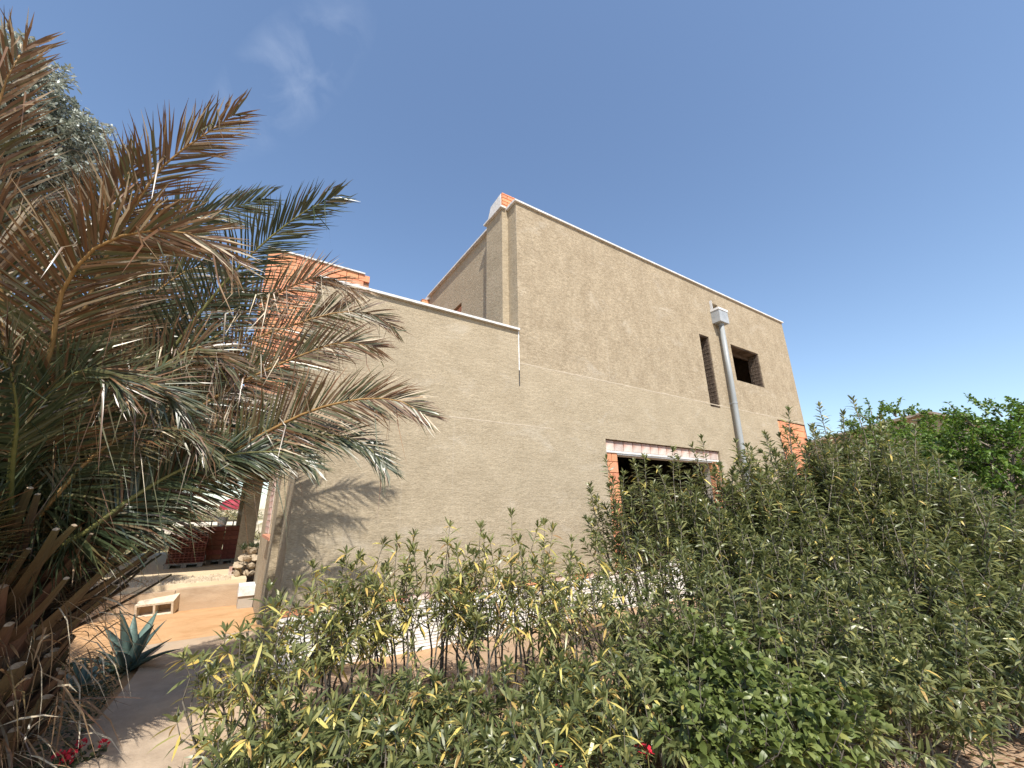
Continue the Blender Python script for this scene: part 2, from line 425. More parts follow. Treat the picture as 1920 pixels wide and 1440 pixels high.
def ground_extra(N, L, tc, cur):
    # soil differs by area: orange building sand by the house, paler dry field further off
    sx = N.new('ShaderNodeSeparateXYZ'); L.new(tc.outputs['Object'], sx.inputs[0])
    n = N.new('ShaderNodeTexNoise'); n.inputs['Scale'].default_value = .8; n.inputs['Detail'].default_value = 4
    L.new(tc.outputs['Object'], n.inputs['Vector'])
    ma = N.new('ShaderNodeMath'); ma.operation = 'MULTIPLY_ADD'; ma.inputs[1].default_value = 2.5
    L.new(n.outputs['Fac'], ma.inputs[0]); L.new(sx.outputs['Y'], ma.inputs[2])
    mr = N.new('ShaderNodeMapRange'); mr.inputs['From Min'].default_value = 13; mr.inputs['From Max'].default_value = 17; L.new(ma.outputs[0], mr.inputs['Value'])
    nf = N.new('ShaderNodeTexNoise'); nf.inputs['Scale'].default_value = .12; nf.inputs['Detail'].default_value = 7
    mpf = N.new('ShaderNodeMapping'); mpf.inputs['Scale'].default_value = (.3, 2.2, 1); L.new(tc.outputs['Object'], mpf.inputs['Vector']); L.new(mpf.outputs[0], nf.inputs['Vector'])
    rf = N.new('ShaderNodeValToRGB'); e = rf.color_ramp.elements
    e[0].position = .4; e[0].color = (.27, .23, .12, 1); e[1].position = .6; e[1].color = (.52, .43, .29, 1)
    L.new(nf.outputs['Fac'], rf.inputs[0])
    mx = N.new('ShaderNodeMix'); mx.data_type = 'RGBA'; L.new(mr.outputs[0], mx.inputs['Factor']); L.new(cur, mx.inputs[6]); L.new(rf.outputs[0], mx.inputs[7])
    # garden bed soil under the hedge
    mr2 = N.new('ShaderNodeMapRange'); mr2.inputs['From Min'].default_value = .6; mr2.inputs['From Max'].default_value = 0.0
    mb = N.new('ShaderNodeMath'); mb.operation = 'MULTIPLY_ADD'; mb.inputs[1].default_value = .8; L.new(n.outputs['Fac'], mb.inputs[0]); L.new(sx.outputs['Y'], mb.inputs[2])
    L.new(mb.outputs[0], mr2.inputs['Value'])
    mx2 = N.new('ShaderNodeMix'); mx2.data_type = 'RGBA'; L.new(mr2.outputs[0], mx2.inputs['Factor']); L.new(mx.outputs[2], mx2.inputs[6]); mx2.inputs[7].default_value = (.36, .25, .16, 1)
    return mx2.outputs[2]
M['ground'] = noise_mat('orange_sand_and_soil', (.40, .225, .10), (.54, .325, .165), 4, .95, .6, 30, c3=(.50, .31, .16), bdist=.02, stretch=(1, 1.4, 1), extra=ground_extra)
mg = MB(); mg.v = gv; mg.f = gf
tag(mg.build('ground', M['ground'], recalc=False), kind='structure')

# garden path of worn concrete beside the palm
M['path'] = noise_mat('worn_concrete_path', (.33, .255, .185), (.45, .355, .26), 5, .95, .6, 45, c3=(.46, .335, .22), stretch=(1, .8, 1))
pm = MB()
ys = np.linspace(-6.5, 1.9, 40)
L_ = [(-.60 + .05 * math.sin(y * 1.3) - (.35 * max(0, y - 1.0)), y) for y in ys]
R_ = [(.46 + .06 * math.sin(y * 1.1 + 1) + .02 * y, y) for y in ys]
for i in range(len(ys) - 1):
    z = .145
    a, b, c, d = L_[i], R_[i], R_[i + 1], L_[i + 1]
    pm.add([(a[0], a[1], z), (b[0], b[1], z), (c[0], c[1], z), (d[0], d[1], z), (a[0], a[1], .03), (d[0], d[1], .03), (b[0], b[1], .03), (c[0], c[1], .03)],
           [(0, 1, 2, 3), (0, 3, 5, 4), (1, 6, 7, 2)])
tag(pm.build('path', M['path'], recalc=False), kind='structure')

# raised patio slab with its low front wall
tag(MB().box(-9, .40, 4.42, 13.2, .0, .50).build('patio_slab', M['slab']), kind='structure')

# far dirt track
tm = MB()
for i in range(24):
    x0, x1 = -30 + i * 2.4, -30 + (i + 1) * 2.4
    def tz(x, y): return ground_z(x, y) + .02
    tm.add([(x0, 27 + .3 * math.sin(x0 * .3), tz(x0, 27)), (x1, 27 + .3 * math.sin(x1 * .3), tz(x1, 27)), (x1, 29.6 + .3 * math.sin(x1 * .3), tz(x1, 29.6)), (x0, 29.6 + .3 * math.sin(x0 * .3), tz(x0, 29.6))], [(0, 1, 2, 3)])
M['track'] = noise_mat('pale_dirt_track', (.55, .47, .34), (.68, .6, .46), 2, .95, .3)
tag(tm.build('dirt_track', M['track'], recalc=False), kind='structure')

# ================================================================== THE HOUSE
HX0, HXM, HX1 = .53, 3.54, 13.40
ZB, ZW, ZM = .69, 4.47, 7.07            # wall bottom, wing wall top, main wall top (below copings)
house = empty('house', (HXM, 0, GZ), 'unfinished two-storey house with beige cement render, brick openings and a grey downpipe', 'house')

def wall_with_holes(x0, x1, z0, z1, holes, y0, y1, mb=None, axis=1):
    """rectangular wall slab in the XZ plane (axis 1) or YZ plane (axis 0) with rectangular openings"""
    mb = mb or MB()
    xs = sorted({x0, x1} | {h[i] for h in holes for i in (0, 1) if x0 < h[i] < x1})
    zs = sorted({z0, z1} | {h[i] for h in holes for i in (2, 3) if z0 < h[i] < z1})
    def P(x, y, z): return (x, y, z) if axis == 1 else (y, x, z)
    def quad(a, b, c, d): mb.add([a, b, c, d], [(0, 1, 2, 3)])
    inh = lambda x, z: any(h[0] < x < h[1] and h[2] < z < h[3] for h in holes)
    for i in range(len(xs) - 1):
        for j in range(len(zs) - 1):
            if inh((xs[i] + xs[i + 1]) / 2, (zs[j] + zs[j + 1]) / 2): continue
            for y in (y0, y1):
                quad(P(xs[i], y, zs[j]), P(xs[i + 1], y, zs[j]), P(xs[i + 1], y, zs[j + 1]), P(xs[i], y, zs[j + 1]))
    for (a, b, c, d) in holes:
        for z in (c, d):
            if z0 < z < z1: quad(P(a, y0, z), P(b, y0, z), P(b, y1, z), P(a, y1, z))
        for x in (a, b):
            if x0 < x < x1: quad(P(x, y0, c), P(x, y1, c), P(x, y1, d), P(x, y0, d))
    quad(P(x0, y0, z1), P(x1, y0, z1), P(x1, y1, z1), P(x0, y1, z1)); quad(P(x0, y0, z0), P(x1, y0, z0), P(x1, y1, z0), P(x0, y1, z0))
    quad(P(x0, y0, z0), P(x0, y1, z0), P(x0, y1, z1), P(x0, y0, z1)); quad(P(x1, y0, z0), P(x1, y1, z0), P(x1, y1, z1), P(x1, y0, z1))
    return mb

SLIT = (8.81, 9.20, 3.84, 5.65)
WIN = (10.16, 11.51, 4.69, 5.67)
DOOR = (5.36, 8.86, ZB - .01, 2.82)
PATCH = (11.83, HX1 + .01, ZB - .01, 3.86)
SPOUT = (9.50, 9.86, 6.46, 6.70)
# the material of walls is keyed to world coordinates, so their meshes keep the world origin offset only in X
def wbuild(mb, name, mat, parent):
    o = mb.build(name, mat, parent, off=(0, 0, 0)); o.location = -root_loc(parent) ; return o
wbuild(wall_with_holes(HX0, HXM, ZB, ZW, [], 0, .28), 'wing_wall', M['render'], house)
wbuild(wall_with_holes(HXM, HX1, ZB, ZM, [SLIT, WIN, DOOR, PATCH, SPOUT], 0, .28), 'front_wall', M['render'], house)
# upper side wall of the main block with its pilaster
SWIN = (2.20, 3.30, 4.62, 6.02)
wbuild(wall_with_holes(.281, 4.14, 4.0, ZM - .003, [SWIN], HXM, HXM + .28, axis=0), 'side_wall', M['render'], house)
wbuild(MB().box(HXM + .02, HXM + .28, 4.142, 9.0, 4.0, 6.3), 'rear_side_wall', M['render'], house)
wbuild(MB().box(HXM - .13, HXM + .1, .28, .86, 4.0, ZM), 'pilaster', M['render'], house)

# pale ridge where render batches meet at the slab line
def joint(x0, x1, z, w=.016):
    mb = MB(); n = max(2, int((x1 - x0) / .12)); xs = np.linspace(x0, x1, n + 1)
    zz = z + rng.normal(0, .003, n + 1); hh = w * (.4 + 1.0 * rng.random(n + 1))
    for i in range(n):
        mb.add([(xs[i], .0, zz[i] - .012), (xs[i + 1], .0, zz[i + 1] - .012), (xs[i + 1], -.0022, zz[i + 1]), (xs[i], -.0022, zz[i]),
                (xs[i + 1], -.001, zz[i + 1] + hh[i + 1]), (xs[i], -.001, zz[i] + hh[i])], [(0, 1, 2, 3), (3, 2, 4, 5)])
    return wbuild(mb, 'render_joint', M['joint'], house)
M['joint'] = noise_mat('pale_render_ridge', (.40, .33, .235), (.52, .44, .33), 9, .95, .4, 60)
joint(3.56, 13.38, 3.905); joint(1.75, 4.2, 2.885, .010)

# copings
def coping_x(x0, x1, y0, y1, z, name='coping'):
    MB().prism([(y0, z), (y1, z), (y1, z + .035), ((y0 + y1) / 2, z + .05), (y0, z + .035)], 0, x0, x1).build(name, M['coping'], house)
coping_x(HX0 - .05, HXM - .002, -.05, .33, ZW)
coping_x(HXM - .045, HX1 + .04, -.042, .33, ZM)
MB().prism([(HXM - .07, ZM), (HXM + .33, ZM), (HXM + .33, ZM + .036), (HXM - .07, ZM + .036)], 1, .332, 4.16).build('coping', M['coping'], house)
MB().box(HXM - .185, HXM - .072, .235, .90, ZM + .001, ZM + .034).build('coping', M['coping'], house)
# joint strip between wing and main block
MB().box(HXM - .010, HXM + .004, -.009, .02, 3.78, ZW - .01).build('joint_strip', M['white_paint'], house)
MB().box(HXM - .008, HXM + .006, -.007, .02, 3.52, 3.778).build('joint_strip', M['dark_metal'], house)

# bricks laid one by one
_bm = {}
def brick_mesh(l, d, h, mat):
    k = (round(l, 3), round(d, 3), round(h, 3), mat)
    if k not in _bm:
        c = .004; mb = MB()
        # chamfered front edges (front faces -Y)
        a = [(-l / 2, -h / 2), (l / 2, -h / 2), (l / 2, h / 2), (-l / 2, h / 2)]
        b = [(x - math.copysign(c, x), z - math.copysign(c, z)) for x, z in a]
        vs = [(x, -d / 2, z) for x, z in b] + [(x, -d / 2 + c, z) for x, z in a] + [(x, d / 2, z) for x, z in a]
        fs = [(0, 1, 2, 3), (11, 10, 9, 8)]
        for o in (0, 4):
            for i in range(4): fs.append((o + i, o + 4 + i, o + 4 + (i + 1) % 4, o + (i + 1) % 4))
        _bm[k] = mb.add(vs, fs).mesh('brick', M[mat])
    return _bm[k]
def lay_bricks(parent, x0, x1, z0, z1, y_face, bl, bh, depth=.10, mat='brick', axis='x', stagger=True, gap=.012, skip=None, first_odd=0, fix=None):
    """courses of single bricks; axis 'x' faces -Y, 'y' faces -X (x0,x1 then are Y values and y_face an X value)"""
    k = 0; z = z0
    while z < z1 - .02:
        h = min(bh, z1 - z); off = bl / 2 if (stagger and (k + first_odd) % 2) else 0
        x = x0 - off
        while x < x1 - .01:
            a, b = max(x, x0), min(x + bl, x1)
            if b - a > .03 and not (skip and skip((a + b) / 2, z + h / 2, k)):
                l = b - a - gap; jit = random.uniform(-.004, .004)
                me = brick_mesh(l, depth, h - gap, mat)
                if axis == 'x': inst('brick', me, ((a + b) / 2, y_face + depth / 2 + jit, z + h / 2), parent, (random.uniform(-.01, .01), 0, random.uniform(-.008, .008)))
                else: inst('brick', me, (y_face + depth / 2 + jit, (a + b) / 2, z + h / 2), parent, (0, 0, -math.pi / 2 + random.uniform(-.008, .008)))
            x += bl
        z += bh; k += 1

# large opening: brick jambs, lintel course, concrete lintel edge, sill
door = MB().box(5.372, 5.655, .065, .27, ZB, 2.60).box(8.60, 8.85, .065, .27, ZB, 2.60).box(5.372, 8.85, .066, .27, 2.60, 2.81).build('door_opening', M['mortar'], house)
lay_bricks(door, 5.366, 5.665, ZB, 2.60, .035, .30, .193, .10, 'brick', skip=None)
lay_bricks(door, 8.59, 8.856, ZB, 2.60, .035, .27, .193, .10, 'brick')
lay_bricks(door, 5.366, 8.856, 2.625, 2.812, .045, .245, .187, .08, 'brick_dusty', stagger=False)
MB().box(5.37, 8.853, .02, .10, 2.585, 2.622).box(5.665, 8.59, .035, .26, 2.560, 2.584).build('lintel', M['coping'], door)
MB().box(5.40, 8.82, -.03, .30, ZB - .045, ZB - .004).build('threshold', M['coping'], door)
# slit window and square window: deep unrendered reveals with a ragged inner edge
def reveal(name, h, depth, mat):
    x0, x1, z0, z1 = h; t = .004
    mb = MB()
    for (a, b, c, d) in ((x0, x0 + t + .012, z0, z1), (x1 - t - .012, x1, z0, z1)): mb.box(a + (.001 if a == x0 else 0), b - (.001 if b == x1 else 0), .022, depth, c + .001, d - .001)
    mb.box(x0 + .018, x1 - .018, .022, depth, z1 - .03, z1 - .001); mb.box(x0 + .018, x1 - .018, .022, depth, z0 + .001, z0 + .015)
    o = mb.build(name, mat, house); return o
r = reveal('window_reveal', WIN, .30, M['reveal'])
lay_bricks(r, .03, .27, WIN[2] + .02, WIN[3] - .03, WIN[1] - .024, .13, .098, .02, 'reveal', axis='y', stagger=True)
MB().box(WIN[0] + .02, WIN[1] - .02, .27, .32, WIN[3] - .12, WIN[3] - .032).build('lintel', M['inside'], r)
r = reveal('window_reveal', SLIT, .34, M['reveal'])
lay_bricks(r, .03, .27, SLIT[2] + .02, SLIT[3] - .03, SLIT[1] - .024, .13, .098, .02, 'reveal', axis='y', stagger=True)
MB().box(SLIT[0] - .2, SLIT[1] + .2, .62, .66, SLIT[2] + .02, SLIT[3] - .03).build('slit_shade_sheet', M['reveal'], r)  # dark sheet added behind the slit to stand for the shade inside
# brickwork left bare at the right-hand corner
pt = MB().box(PATCH[0] + .012, HX1 - .012, .06, .27, ZB, PATCH[3] - .012).build('bare_brick_panel', M['mortar_dark'], house)
lay_bricks(pt, PATCH[0] + .006, HX1 - .002, 2.35, PATCH[3] - .008, .022, .30, .187, .10, 'brick')
# bricked-up window in the upper side wall
sp_ = MB().box(HXM + .10, HXM + .27, SWIN[0] + .005, SWIN[1] - .005, SWIN[2] + .005, SWIN[3] - .005).build('bricked_window', M['mortar_dark'], house)
lay_bricks(sp_, SWIN[0] + .004, SWIN[1] - .004, SWIN[2] + .01, SWIN[3] - .006, HXM + .05, .25, .125, .10, 'brick', axis='y')

# foot of the wall: bare brick course, then a whitewashed plinth with board marks
fc = MB().box(HX0 + .01, HX1 - .01, .05, .27, .60, ZB - .002).build('footing_course', M['mortar_dark'], house)
for i, x in enumerate(np.arange(HX0 + .03, HX1 - .3, .325)):
    inst('brick', brick_mesh(.31, .10, .074, 'brick_dusty' if i % 3 else 'brick'), (x + .155, .07 + random.uniform(-.004, .004), .646), fc)
prof = [(.20, .60)]
zz = .598
while zz > .02:
    prof += [(-.028 + random.uniform(-.003, .003), zz), (-.030 + random.uniform(-.003, .003), zz - .026), (-.020, zz - .029), (-.020, zz - .033)]
    zz -= .0345
prof += [(-.03, 0.0), (.20, 0.0)]
MB().prism([(a, b) for a, b in prof], 0, HX0 + .02, HX1 - .02).build('plinth', M['plinth'], house, recalc=True)

# chimney stub on the pilaster: white smeared side, brick front
ch = MB().prism([(.33, ZM + .04), (.84, ZM + .04), (.83, 7.19), (.71, 7.42), (.335, 7.46)], 0, HXM - .122, HXM - .05).build('chimney', M['coping'], house)
MB().box(HXM - .05, HXM + .40, .345, .82, ZM + .038, 7.44).build('chimney_core', M['mortar_dark'], ch)
lay_bricks(ch, HXM - .118, HXM + .40, ZM + .045, 7.47, .288, .235, .078, .055, 'brick')
# little pier at the far end of the side parapet
pier = MB().box(HXM - .20, HXM + .015, 4.165, 4.45, 4.4, 6.98).build('parapet_pier', M['mortar_dark'], house)
lay_bricks(pier, HXM - .20, HXM + .012, 6.0, 6.98, 4.155, .22, .19, .02, 'brick')
MB().box(HXM - .06, HXM + .02, 4.10, 4.40, 6.985, 7.10).build('coping', M['coping'], pier)

# rear upper block of bare brick standing on the porch roof
RB = (-.20, 2.36, 5.0)
blk = MB().box(RB[0] + .03, RB[1] - .2, RB[2] + .06, 8.8, 4.1, 7.68).build('brick_block', M['mortar_dark'], house)
BL, BH = .295, .197
def skip_end(x, z, k): 
    row_from_top = int((7.70 - z) / BH)
    return x > (2.04, 2.06, 2.22, 2.42)[min(row_from_top, 3)]
lay_bricks(blk, RB[0], RB[1], 7.70 - 17 * BH, 7.70, RB[2], BL, BH, .10, 'brick', skip=skip_end)
lay_bricks(blk, RB[2] + .10, 8.8, 7.70 - 17 * BH, 7.70, RB[0], BL, BH, .05, 'brick', axis='y', first_odd=1)
MB().box(RB[0] - .03, 2.02, RB[2] - .04, 5.22, 7.702, 7.742).box(RB[0] - .03, .03, 5.222, 8.8, 7.702, 7.74).build('coping', M['coping'], blk)

# left-hand side wall of the wing with its window
SW = (1.40, 2.55, 1.32, 3.0)
wbuild(wall_with_holes(.282, 4.70, .12, ZW - .003, [SW], HX0, HX0 + .25, axis=0), 'wing_side_wall', M['render'], house)
wbuild(MB().box(HX0 - .075, HX0 - .001, .78, 1.28, .12, 4.2), 'corner_pilaster', M['render'], house)
wbuild(MB().box(HX0 + .004, HX0 + .3, .03, .279, .1, ZB - .003), 'corner_base', M['render'], house)
sw = MB().box(HX0 + .10, HX0 + .14, SW[0] + .05, SW[0] + .13, SW[2], SW[3]).box(HX0 + .10, HX0 + .14, SW[1] - .10, SW[1] - .02, SW[2], SW[3]).box(HX0 + .10, HX0 + .14, SW[0] + .131, SW[1] - .101, SW[3] - .08, SW[3] - .002).build('side_window_frame', M['bluegrey'], house)
MB().box(HX0 - .085, HX0 + .2, 1.29, 2.72, SW[2] - .035, SW[2] + .004).build('sill', M['terracotta'], sw)
lay_bricks(sw, 2.60, 3.30, SW[2], SW[3] + .2, HX0 - .02, .24, .10, .03, 'brick_dusty', axis='y')
MB().box(HX0 - .012, HX0 - .002, 2.6, 3.3, SW[2], SW[3] + .2).build('mortar_bed', M['mortar'], sw)

# structure that closes the house: floors, roofs, back and party walls
inn = MB()
inn.box(HX0 + .26, HX1 - .3, .29, 9.0, .3, ZB - .01)
inn.box(HXM + .29, HX1 - .02, .285, 9.0, 3.66, 3.83).box(HXM + .285, HX1 - .02, .285, 9.0, 6.5, 6.75)
inn.box(HX0 + .26, HXM - .01, .285, 8.9, 3.95, 4.15)
inn.box(HXM, HX1 - .02, 8.7, 8.99, .3, 6.49).box(HXM + .02, HXM + .24, .285, 8.6, ZB, 3.94)
inn.box(HX0 + .02, HXM - .01, 4.45, 4.699, ZB, 3.94)
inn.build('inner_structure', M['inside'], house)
wbuild(MB().box(HX1 - .28, HX1, .285, 9.0, .1, 6.9), 'end_wall', M['render'], house)
# porch: roof slab and columns
MB().box(-8.5, HX0 - .02, 4.76, 13.0, 2.78, 4.10).box(HX0 - .02, HXM - .02, 4.72, 13.0, 2.78, 4.10).build('porch_roof', M['concrete'], house)
for (x, y) in ((.36, 6.9), (.32, 12.6), (-4.2, 12.6)):
    MB().box(x - .16, x + .16, y - .16, y + .16, .50, 2.78).build('porch_column', M['render'], house)

# rainwater hopper and downpipe
dp = MB().tube([(9.68, -.11, 6.12), (9.66, -.11, 4.6), (9.61, -.11, 2.6), (9.58, -.11, .35)], .060, 14).build('downpipe', M['pipe'], house, smooth=True)
MB().tube([(9.678, -.11, 6.13), (9.676, -.11, 6.02)], .068, 14).build('pipe_socket', M['pipe'], dp)
MB().tube([(9.646, -.11, 4.02), (9.645, -.11, 3.99)], .068, 14).box(9.63, 9.66, -.06, .0, 3.985, 4.025).build('pipe_clip', M['galv'], dp)
MB().tube([(9.606, -.11, 2.52), (9.605, -.11, 2.40)], .068, 14).build('pipe_socket', M['pipe'], dp)
hp = MB()
for a in ((9.48, 9.495, -.22, -.002), (9.855, 9.87, -.22, -.002), (9.495, 9.855, -.22, -.205), (9.495, 9.855, -.017, -.002)): hp.box(*a, 6.08, 6.445)
hp.box(9.495, 9.855, -.205, -.017, 6.08, 6.10)
hop = hp.build('rain_hopper', M['galv'], dp)
MB().box(9.468, 9.882, -.232, -.221, 6.40, 6.455).box(9.468, 9.4795, -.22, -.002, 6.40, 6.455).box(9.8705, 9.882, -.22, -.002, 6.40, 6.455).build('rim', M['white_paint'], hop)
MB().prism([(9.496, 6.72), (9.506, 6.72), (9.52, 6.45), (9.505, 6.45)], 1, -.06, .2).box(9.53, 9.84, -.10, .2, 6.452, 6.462).build('spout_sheet', M['white_paint'], hop)

# ================================================================== NEIGHBOUR HOUSE far right
nb = at_dist(1738, 772, 24)
nh = empty('neighbour_house', (nb[0], nb[1], ground_z(nb[0], nb[1])), 'small beige gabled house showing its roof tip above the hedge', 'house')
dv = nrm(np.array([ray(1738, 900)[0], ray(1738, 900)[1], 0])); sv = np.array([dv[1], -dv[0], 0])
def npnt(s_, d_, z): q = nb + sv * s_ + dv * d_; return (q[0], q[1], z)
zt = nb[2]; ze = zt - 1.15
w_ = MB(); gpoly = [(-5.5, 0), (2.3, 0), (2.3, ze), (0, zt - .12), (-5.5, ze + .2)]
vs = [npnt(a, 0, z if z else 0) for a, z in gpoly] + [npnt(a, 7, z if z else 0) for a, z in gpoly]; n = 5
w_.add(vs, [tuple(range(5)), tuple(range(9, 4, -1))] + [(i, (i + 1) % 5, (i + 1) % 5 + 5, i + 5) for i in range(5)])
w_.build('wall', M['render'], nh)
rf = MB()
for (a, za, b, zb) in ((0, zt, 2.7, ze - .14), (0, zt, -5.9, ze + .12)):
    rf.add([npnt(a, -.35, za), npnt(b, -.35, zb), npnt(b, 7.3, zb), npnt(a, 7.3, za), npnt(a, -.35, za - .10), npnt(b, -.35, zb - .10), npnt(b, 7.3, zb - .10), npnt(a, 7.3, za - .10)],
           [(0, 1, 2, 3), (4, 7, 6, 5), (0, 4, 5, 1), (1, 5, 6, 2), (2, 6, 7, 3), (3, 7, 4, 0)])
rf.build('roof', M['roof_tile'], nh)
wd = MB(); q0 = [npnt(-1.2, -.03, zt - 2.6), npnt(-.2, -.03, zt - 2.6), npnt(-.2, -.03, zt - 1.5), npnt(-1.2, -.03, zt - 1.5)]
wd.add(q0 + [(a + dv[0] * .1, b + dv[1] * .1, c) for a, b, c in q0], [(0, 1, 2, 3), (7, 6, 5, 4), (0, 4, 5, 1), (1, 5, 6, 2), (2, 6, 7, 3), (3, 7, 4, 0)])
wd.build('window', M['reveal'], nh)

# ================================================================== PATIO: walls, blocks, pallets, railing
lw = empty('retaining_wall', (-3, 4.3, 0), 'low board-marked concrete retaining wall below the patio slab', 'wall')
for i in range(9):
    x0 = -8.6 + i * 1.0
    MB().box(x0 + .006, x0 + .994, 4.23 + random.uniform(-.006, .006), 4.415, -.05, .43 + random.uniform(-.012, .012)).build('panel', M['retain'], lw)
ws = empty('wall_stub', (.25, 4.0, GZ), 'pale capped masonry stub where the retaining wall meets the house', 'wall')
MB().box(.30, .52, 3.80, 4.22, .02, .30).build('base', M['concrete'], ws)
MB().box(.285, .525, 3.77, 4.22, .302, .46).build('cap', M['coping'], ws)

# gravel along the slab edge
gvv, gff = [], []
for i in range(2600):
    x = random.uniform(-6.5, .15); y = 4.45 + abs(random.gauss(0, .42)); r = random.uniform(.014, .042); z = .50 + r * .4
    o = len(gvv); a = random.random() * 6
    for k in range(5): gvv.append((x + r * math.cos(a + k * 1.257) * random.uniform(.7, 1.2), y + r * math.sin(a + k * 1.257) * random.uniform(.7, 1.2), z - r * .45))
    gvv.append((x + random.uniform(-.3, .3) * r, y + random.uniform(-.3, .3) * r, z + r * .55))
    gff += [(o + k, o + (k + 1) % 5, o + 5) for k in range(5)]
gm = MB(); gm.v = gvv; gm.f = gff
tag(gm.build('gravel', M['stone'], recalc=False), 'pale gravel scattered along the patio slab edge', 'gravel', kind='stuff')

def hollow_mesh(name, w, d, h, nx, nz, mat, t=.012, deep=None):
    """hollow masonry unit: open cells on the -Y face, real depth"""
    deep = deep or d * .8; mb = MB()
    cw, chh = (w - t * (nx + 1)) / nx, (h - t * (nz + 1)) / nz
    xs = [-w / 2]; zs = [-h / 2]
    for i in range(nx): xs += [xs[-1] + t, xs[-1] + t + cw]
    for i in range(nz): zs += [zs[-1] + t, zs[-1] + t + chh]
    xs.append(w / 2); zs.append(h / 2); y0 = -d / 2
    for i in range(len(xs) - 1):
        for j in range(len(zs) - 1):
            a, b, c, e = xs[i], xs[i + 1], zs[j], zs[j + 1]
            if i % 2 and j % 2:
                y1 = y0 + deep
                mb.add([(a, y0, c), (b, y0, c), (b, y0, e), (a, y0, e), (a, y1, c), (b, y1, c), (b, y1, e), (a, y1, e)],
                       [(4, 5, 6, 7), (0, 4, 7, 3), (1, 2, 6, 5), (0, 1, 5, 4), (3, 7, 6, 2)])
            else: mb.add([(a, y0, c), (b, y0, c), (b, y0, e), (a, y0, e)], [(0, 1, 2, 3)])
    W, H, Y = w / 2, h / 2, d / 2
    mb.add([(-W, y0, -H), (W, y0, -H), (W, Y, -H), (-W, Y, -H), (-W, y0, H), (W, y0, H), (W, Y, H), (-W, Y, H)],
           [(0, 3, 2, 1), (4, 5, 6, 7), (1, 2, 6, 5), (2, 3, 7, 6), (3, 0, 4, 7)])
    return mb.mesh(name, M[mat], recalc=False)
cb = inst('concrete_block', hollow_mesh('concrete_block', .50, .42, .22, 2, 1, 'concrete_pale', .03, .40), tuple(at_z(296, 1148, .12)[:2]) + (.245,), None, (math.radians(17), math.radians(-3), math.radians(-12)))
tag(cb, 'pale two-cell hollow concrete block lying on the orange sand', 'block')
p_ = at_z(443, 1077, .5)
tag(inst('hollow_brick', hollow_mesh('hollow_brick', .24, .16, .14, 3, 2, 'brick_dusty', .012), (p_[0], p_[1], .575), None, (0, 0, .25)), 'single hollow brick lying on the sunlit slab near the house corner', 'brick')

hb = hollow_mesh('brick', .22, .30, .105, 3, 2, 'brick_dark', .010, .12)
hs_ = brick_mesh(.30, .22, .105, 'brick_dark')
pc = at_z(345, 1065, .5)
def pallet(name, x0, x1, y, rows, label, ends, lean=0.0):
    e = empty(name, ((x0 + x1) / 2, y, .5), label, 'bricks', 'brick pallets on the patio')
    pal = MB()
    for k in range(3): pal.box(x0 + k * (x1 - x0 - .1) / 2, x0 + k * (x1 - x0 - .1) / 2 + .1, y - .05, y + .85, .5, .575)
    pal.box(x0 - .02, x1 + .02, y - .06, y + .86, .576, .60).build('pallet', M['bark'], e)
    z = .655; L = .232 if ends else .31
    for r_ in range(rows):
        x = x0 + .12
        while x < x1 - .05:
            for dy in (0, .33):
                inst('brick', hb if ends else hs_, (x + random.uniform(-.006, .006) + lean * r_, y + .15 + dy + random.uniform(-.012, .012), z), e, (0, 0, random.uniform(-.02, .02)))
            x += L
        z += .1085
    return e
pallet('brick_pallet', -1.09, -.40, 7.3, 7, 'stack of dark red hollow bricks with grid ends outward, left of two', True)
pallet('brick_pallet', -.36, .24, 7.75, 7, 'shaded stack of dark red bricks laid lengthwise, right of two on the patio', False)
# loose things on top of the right stack
t_ = empty('bucket', (-.18, 7.95, 1.36), 'small pale bucket standing on the right brick stack', 'bucket')
MB().tube([(-.18, 7.95, 1.362), (-.18, 7.95, 1.58)], [.09, .115], 12).build('body', M['coping'], t_)
MB().tube([(-.18 + .115 * math.cos(a), 7.95 + .01, 1.58 + .07 * math.sin(a)) for a in np.linspace(0, math.pi, 9)], .006, 5).build('handle', M['dark_metal'], t_)

# iron railing at the back of the patio
rl = empty('railing', (-1.5, 12.9, .5), 'dark iron railing behind the brick stacks at the patio edge', 'railing')
for z in (1.42, 1.02): MB().box(-5, .2, 12.88, 12.92, z, z + .035).build('rail', M['dark_metal'], rl)
for x in np.arange(-4.9, .25, .62): MB().box(x, x + .035, 12.875, 12.925, .5, 1.455).build('post', M['dark_metal'], rl)

# rubble and planter heap beside the wing
rp = at_z(466, 1078, .5)
pl = empty('stone_planter', (rp[0], rp[1], .5), 'heap of pale stones with tufts of grass against the house corner', 'planter')
smesh = []
for k in range(4):
    b_ = MB(); nn = 7; vs = []
    for j, (zz_, rr) in enumerate(((-.5, .55), (0, 1.0), (.5, .6))):
        for i in range(nn): vs.append((rr * math.cos(i / nn * 6.283 + k) * random.uniform(.8, 1.15), rr * math.sin(i / nn * 6.283 + k) * random.uniform(.8, 1.15), zz_ * random.uniform(.8, 1.2)))
    fs = [tuple(range(nn))[::-1], tuple(range(2 * nn, 3 * nn))] + [(j * nn + i, j * nn + (i + 1) % nn, (j + 1) * nn + (i + 1) % nn, (j + 1) * nn + i) for j in range(2) for i in range(nn)]
    smesh.append(b_.add(vs, fs).mesh('stone', M['stone']))
for i in range(46):
    lv = i // 14; s_ = random.uniform(.06, .11)
    inst('stone', smesh[i % 4], (rp[0] + random.uniform(-.28, .26) * (1 - lv * .15), rp[1] + random.uniform(-.2, .3), .55 + lv * .13), pl, (random.random(), random.random(), random.random() * 6), (s_, s_, s_ * .75))
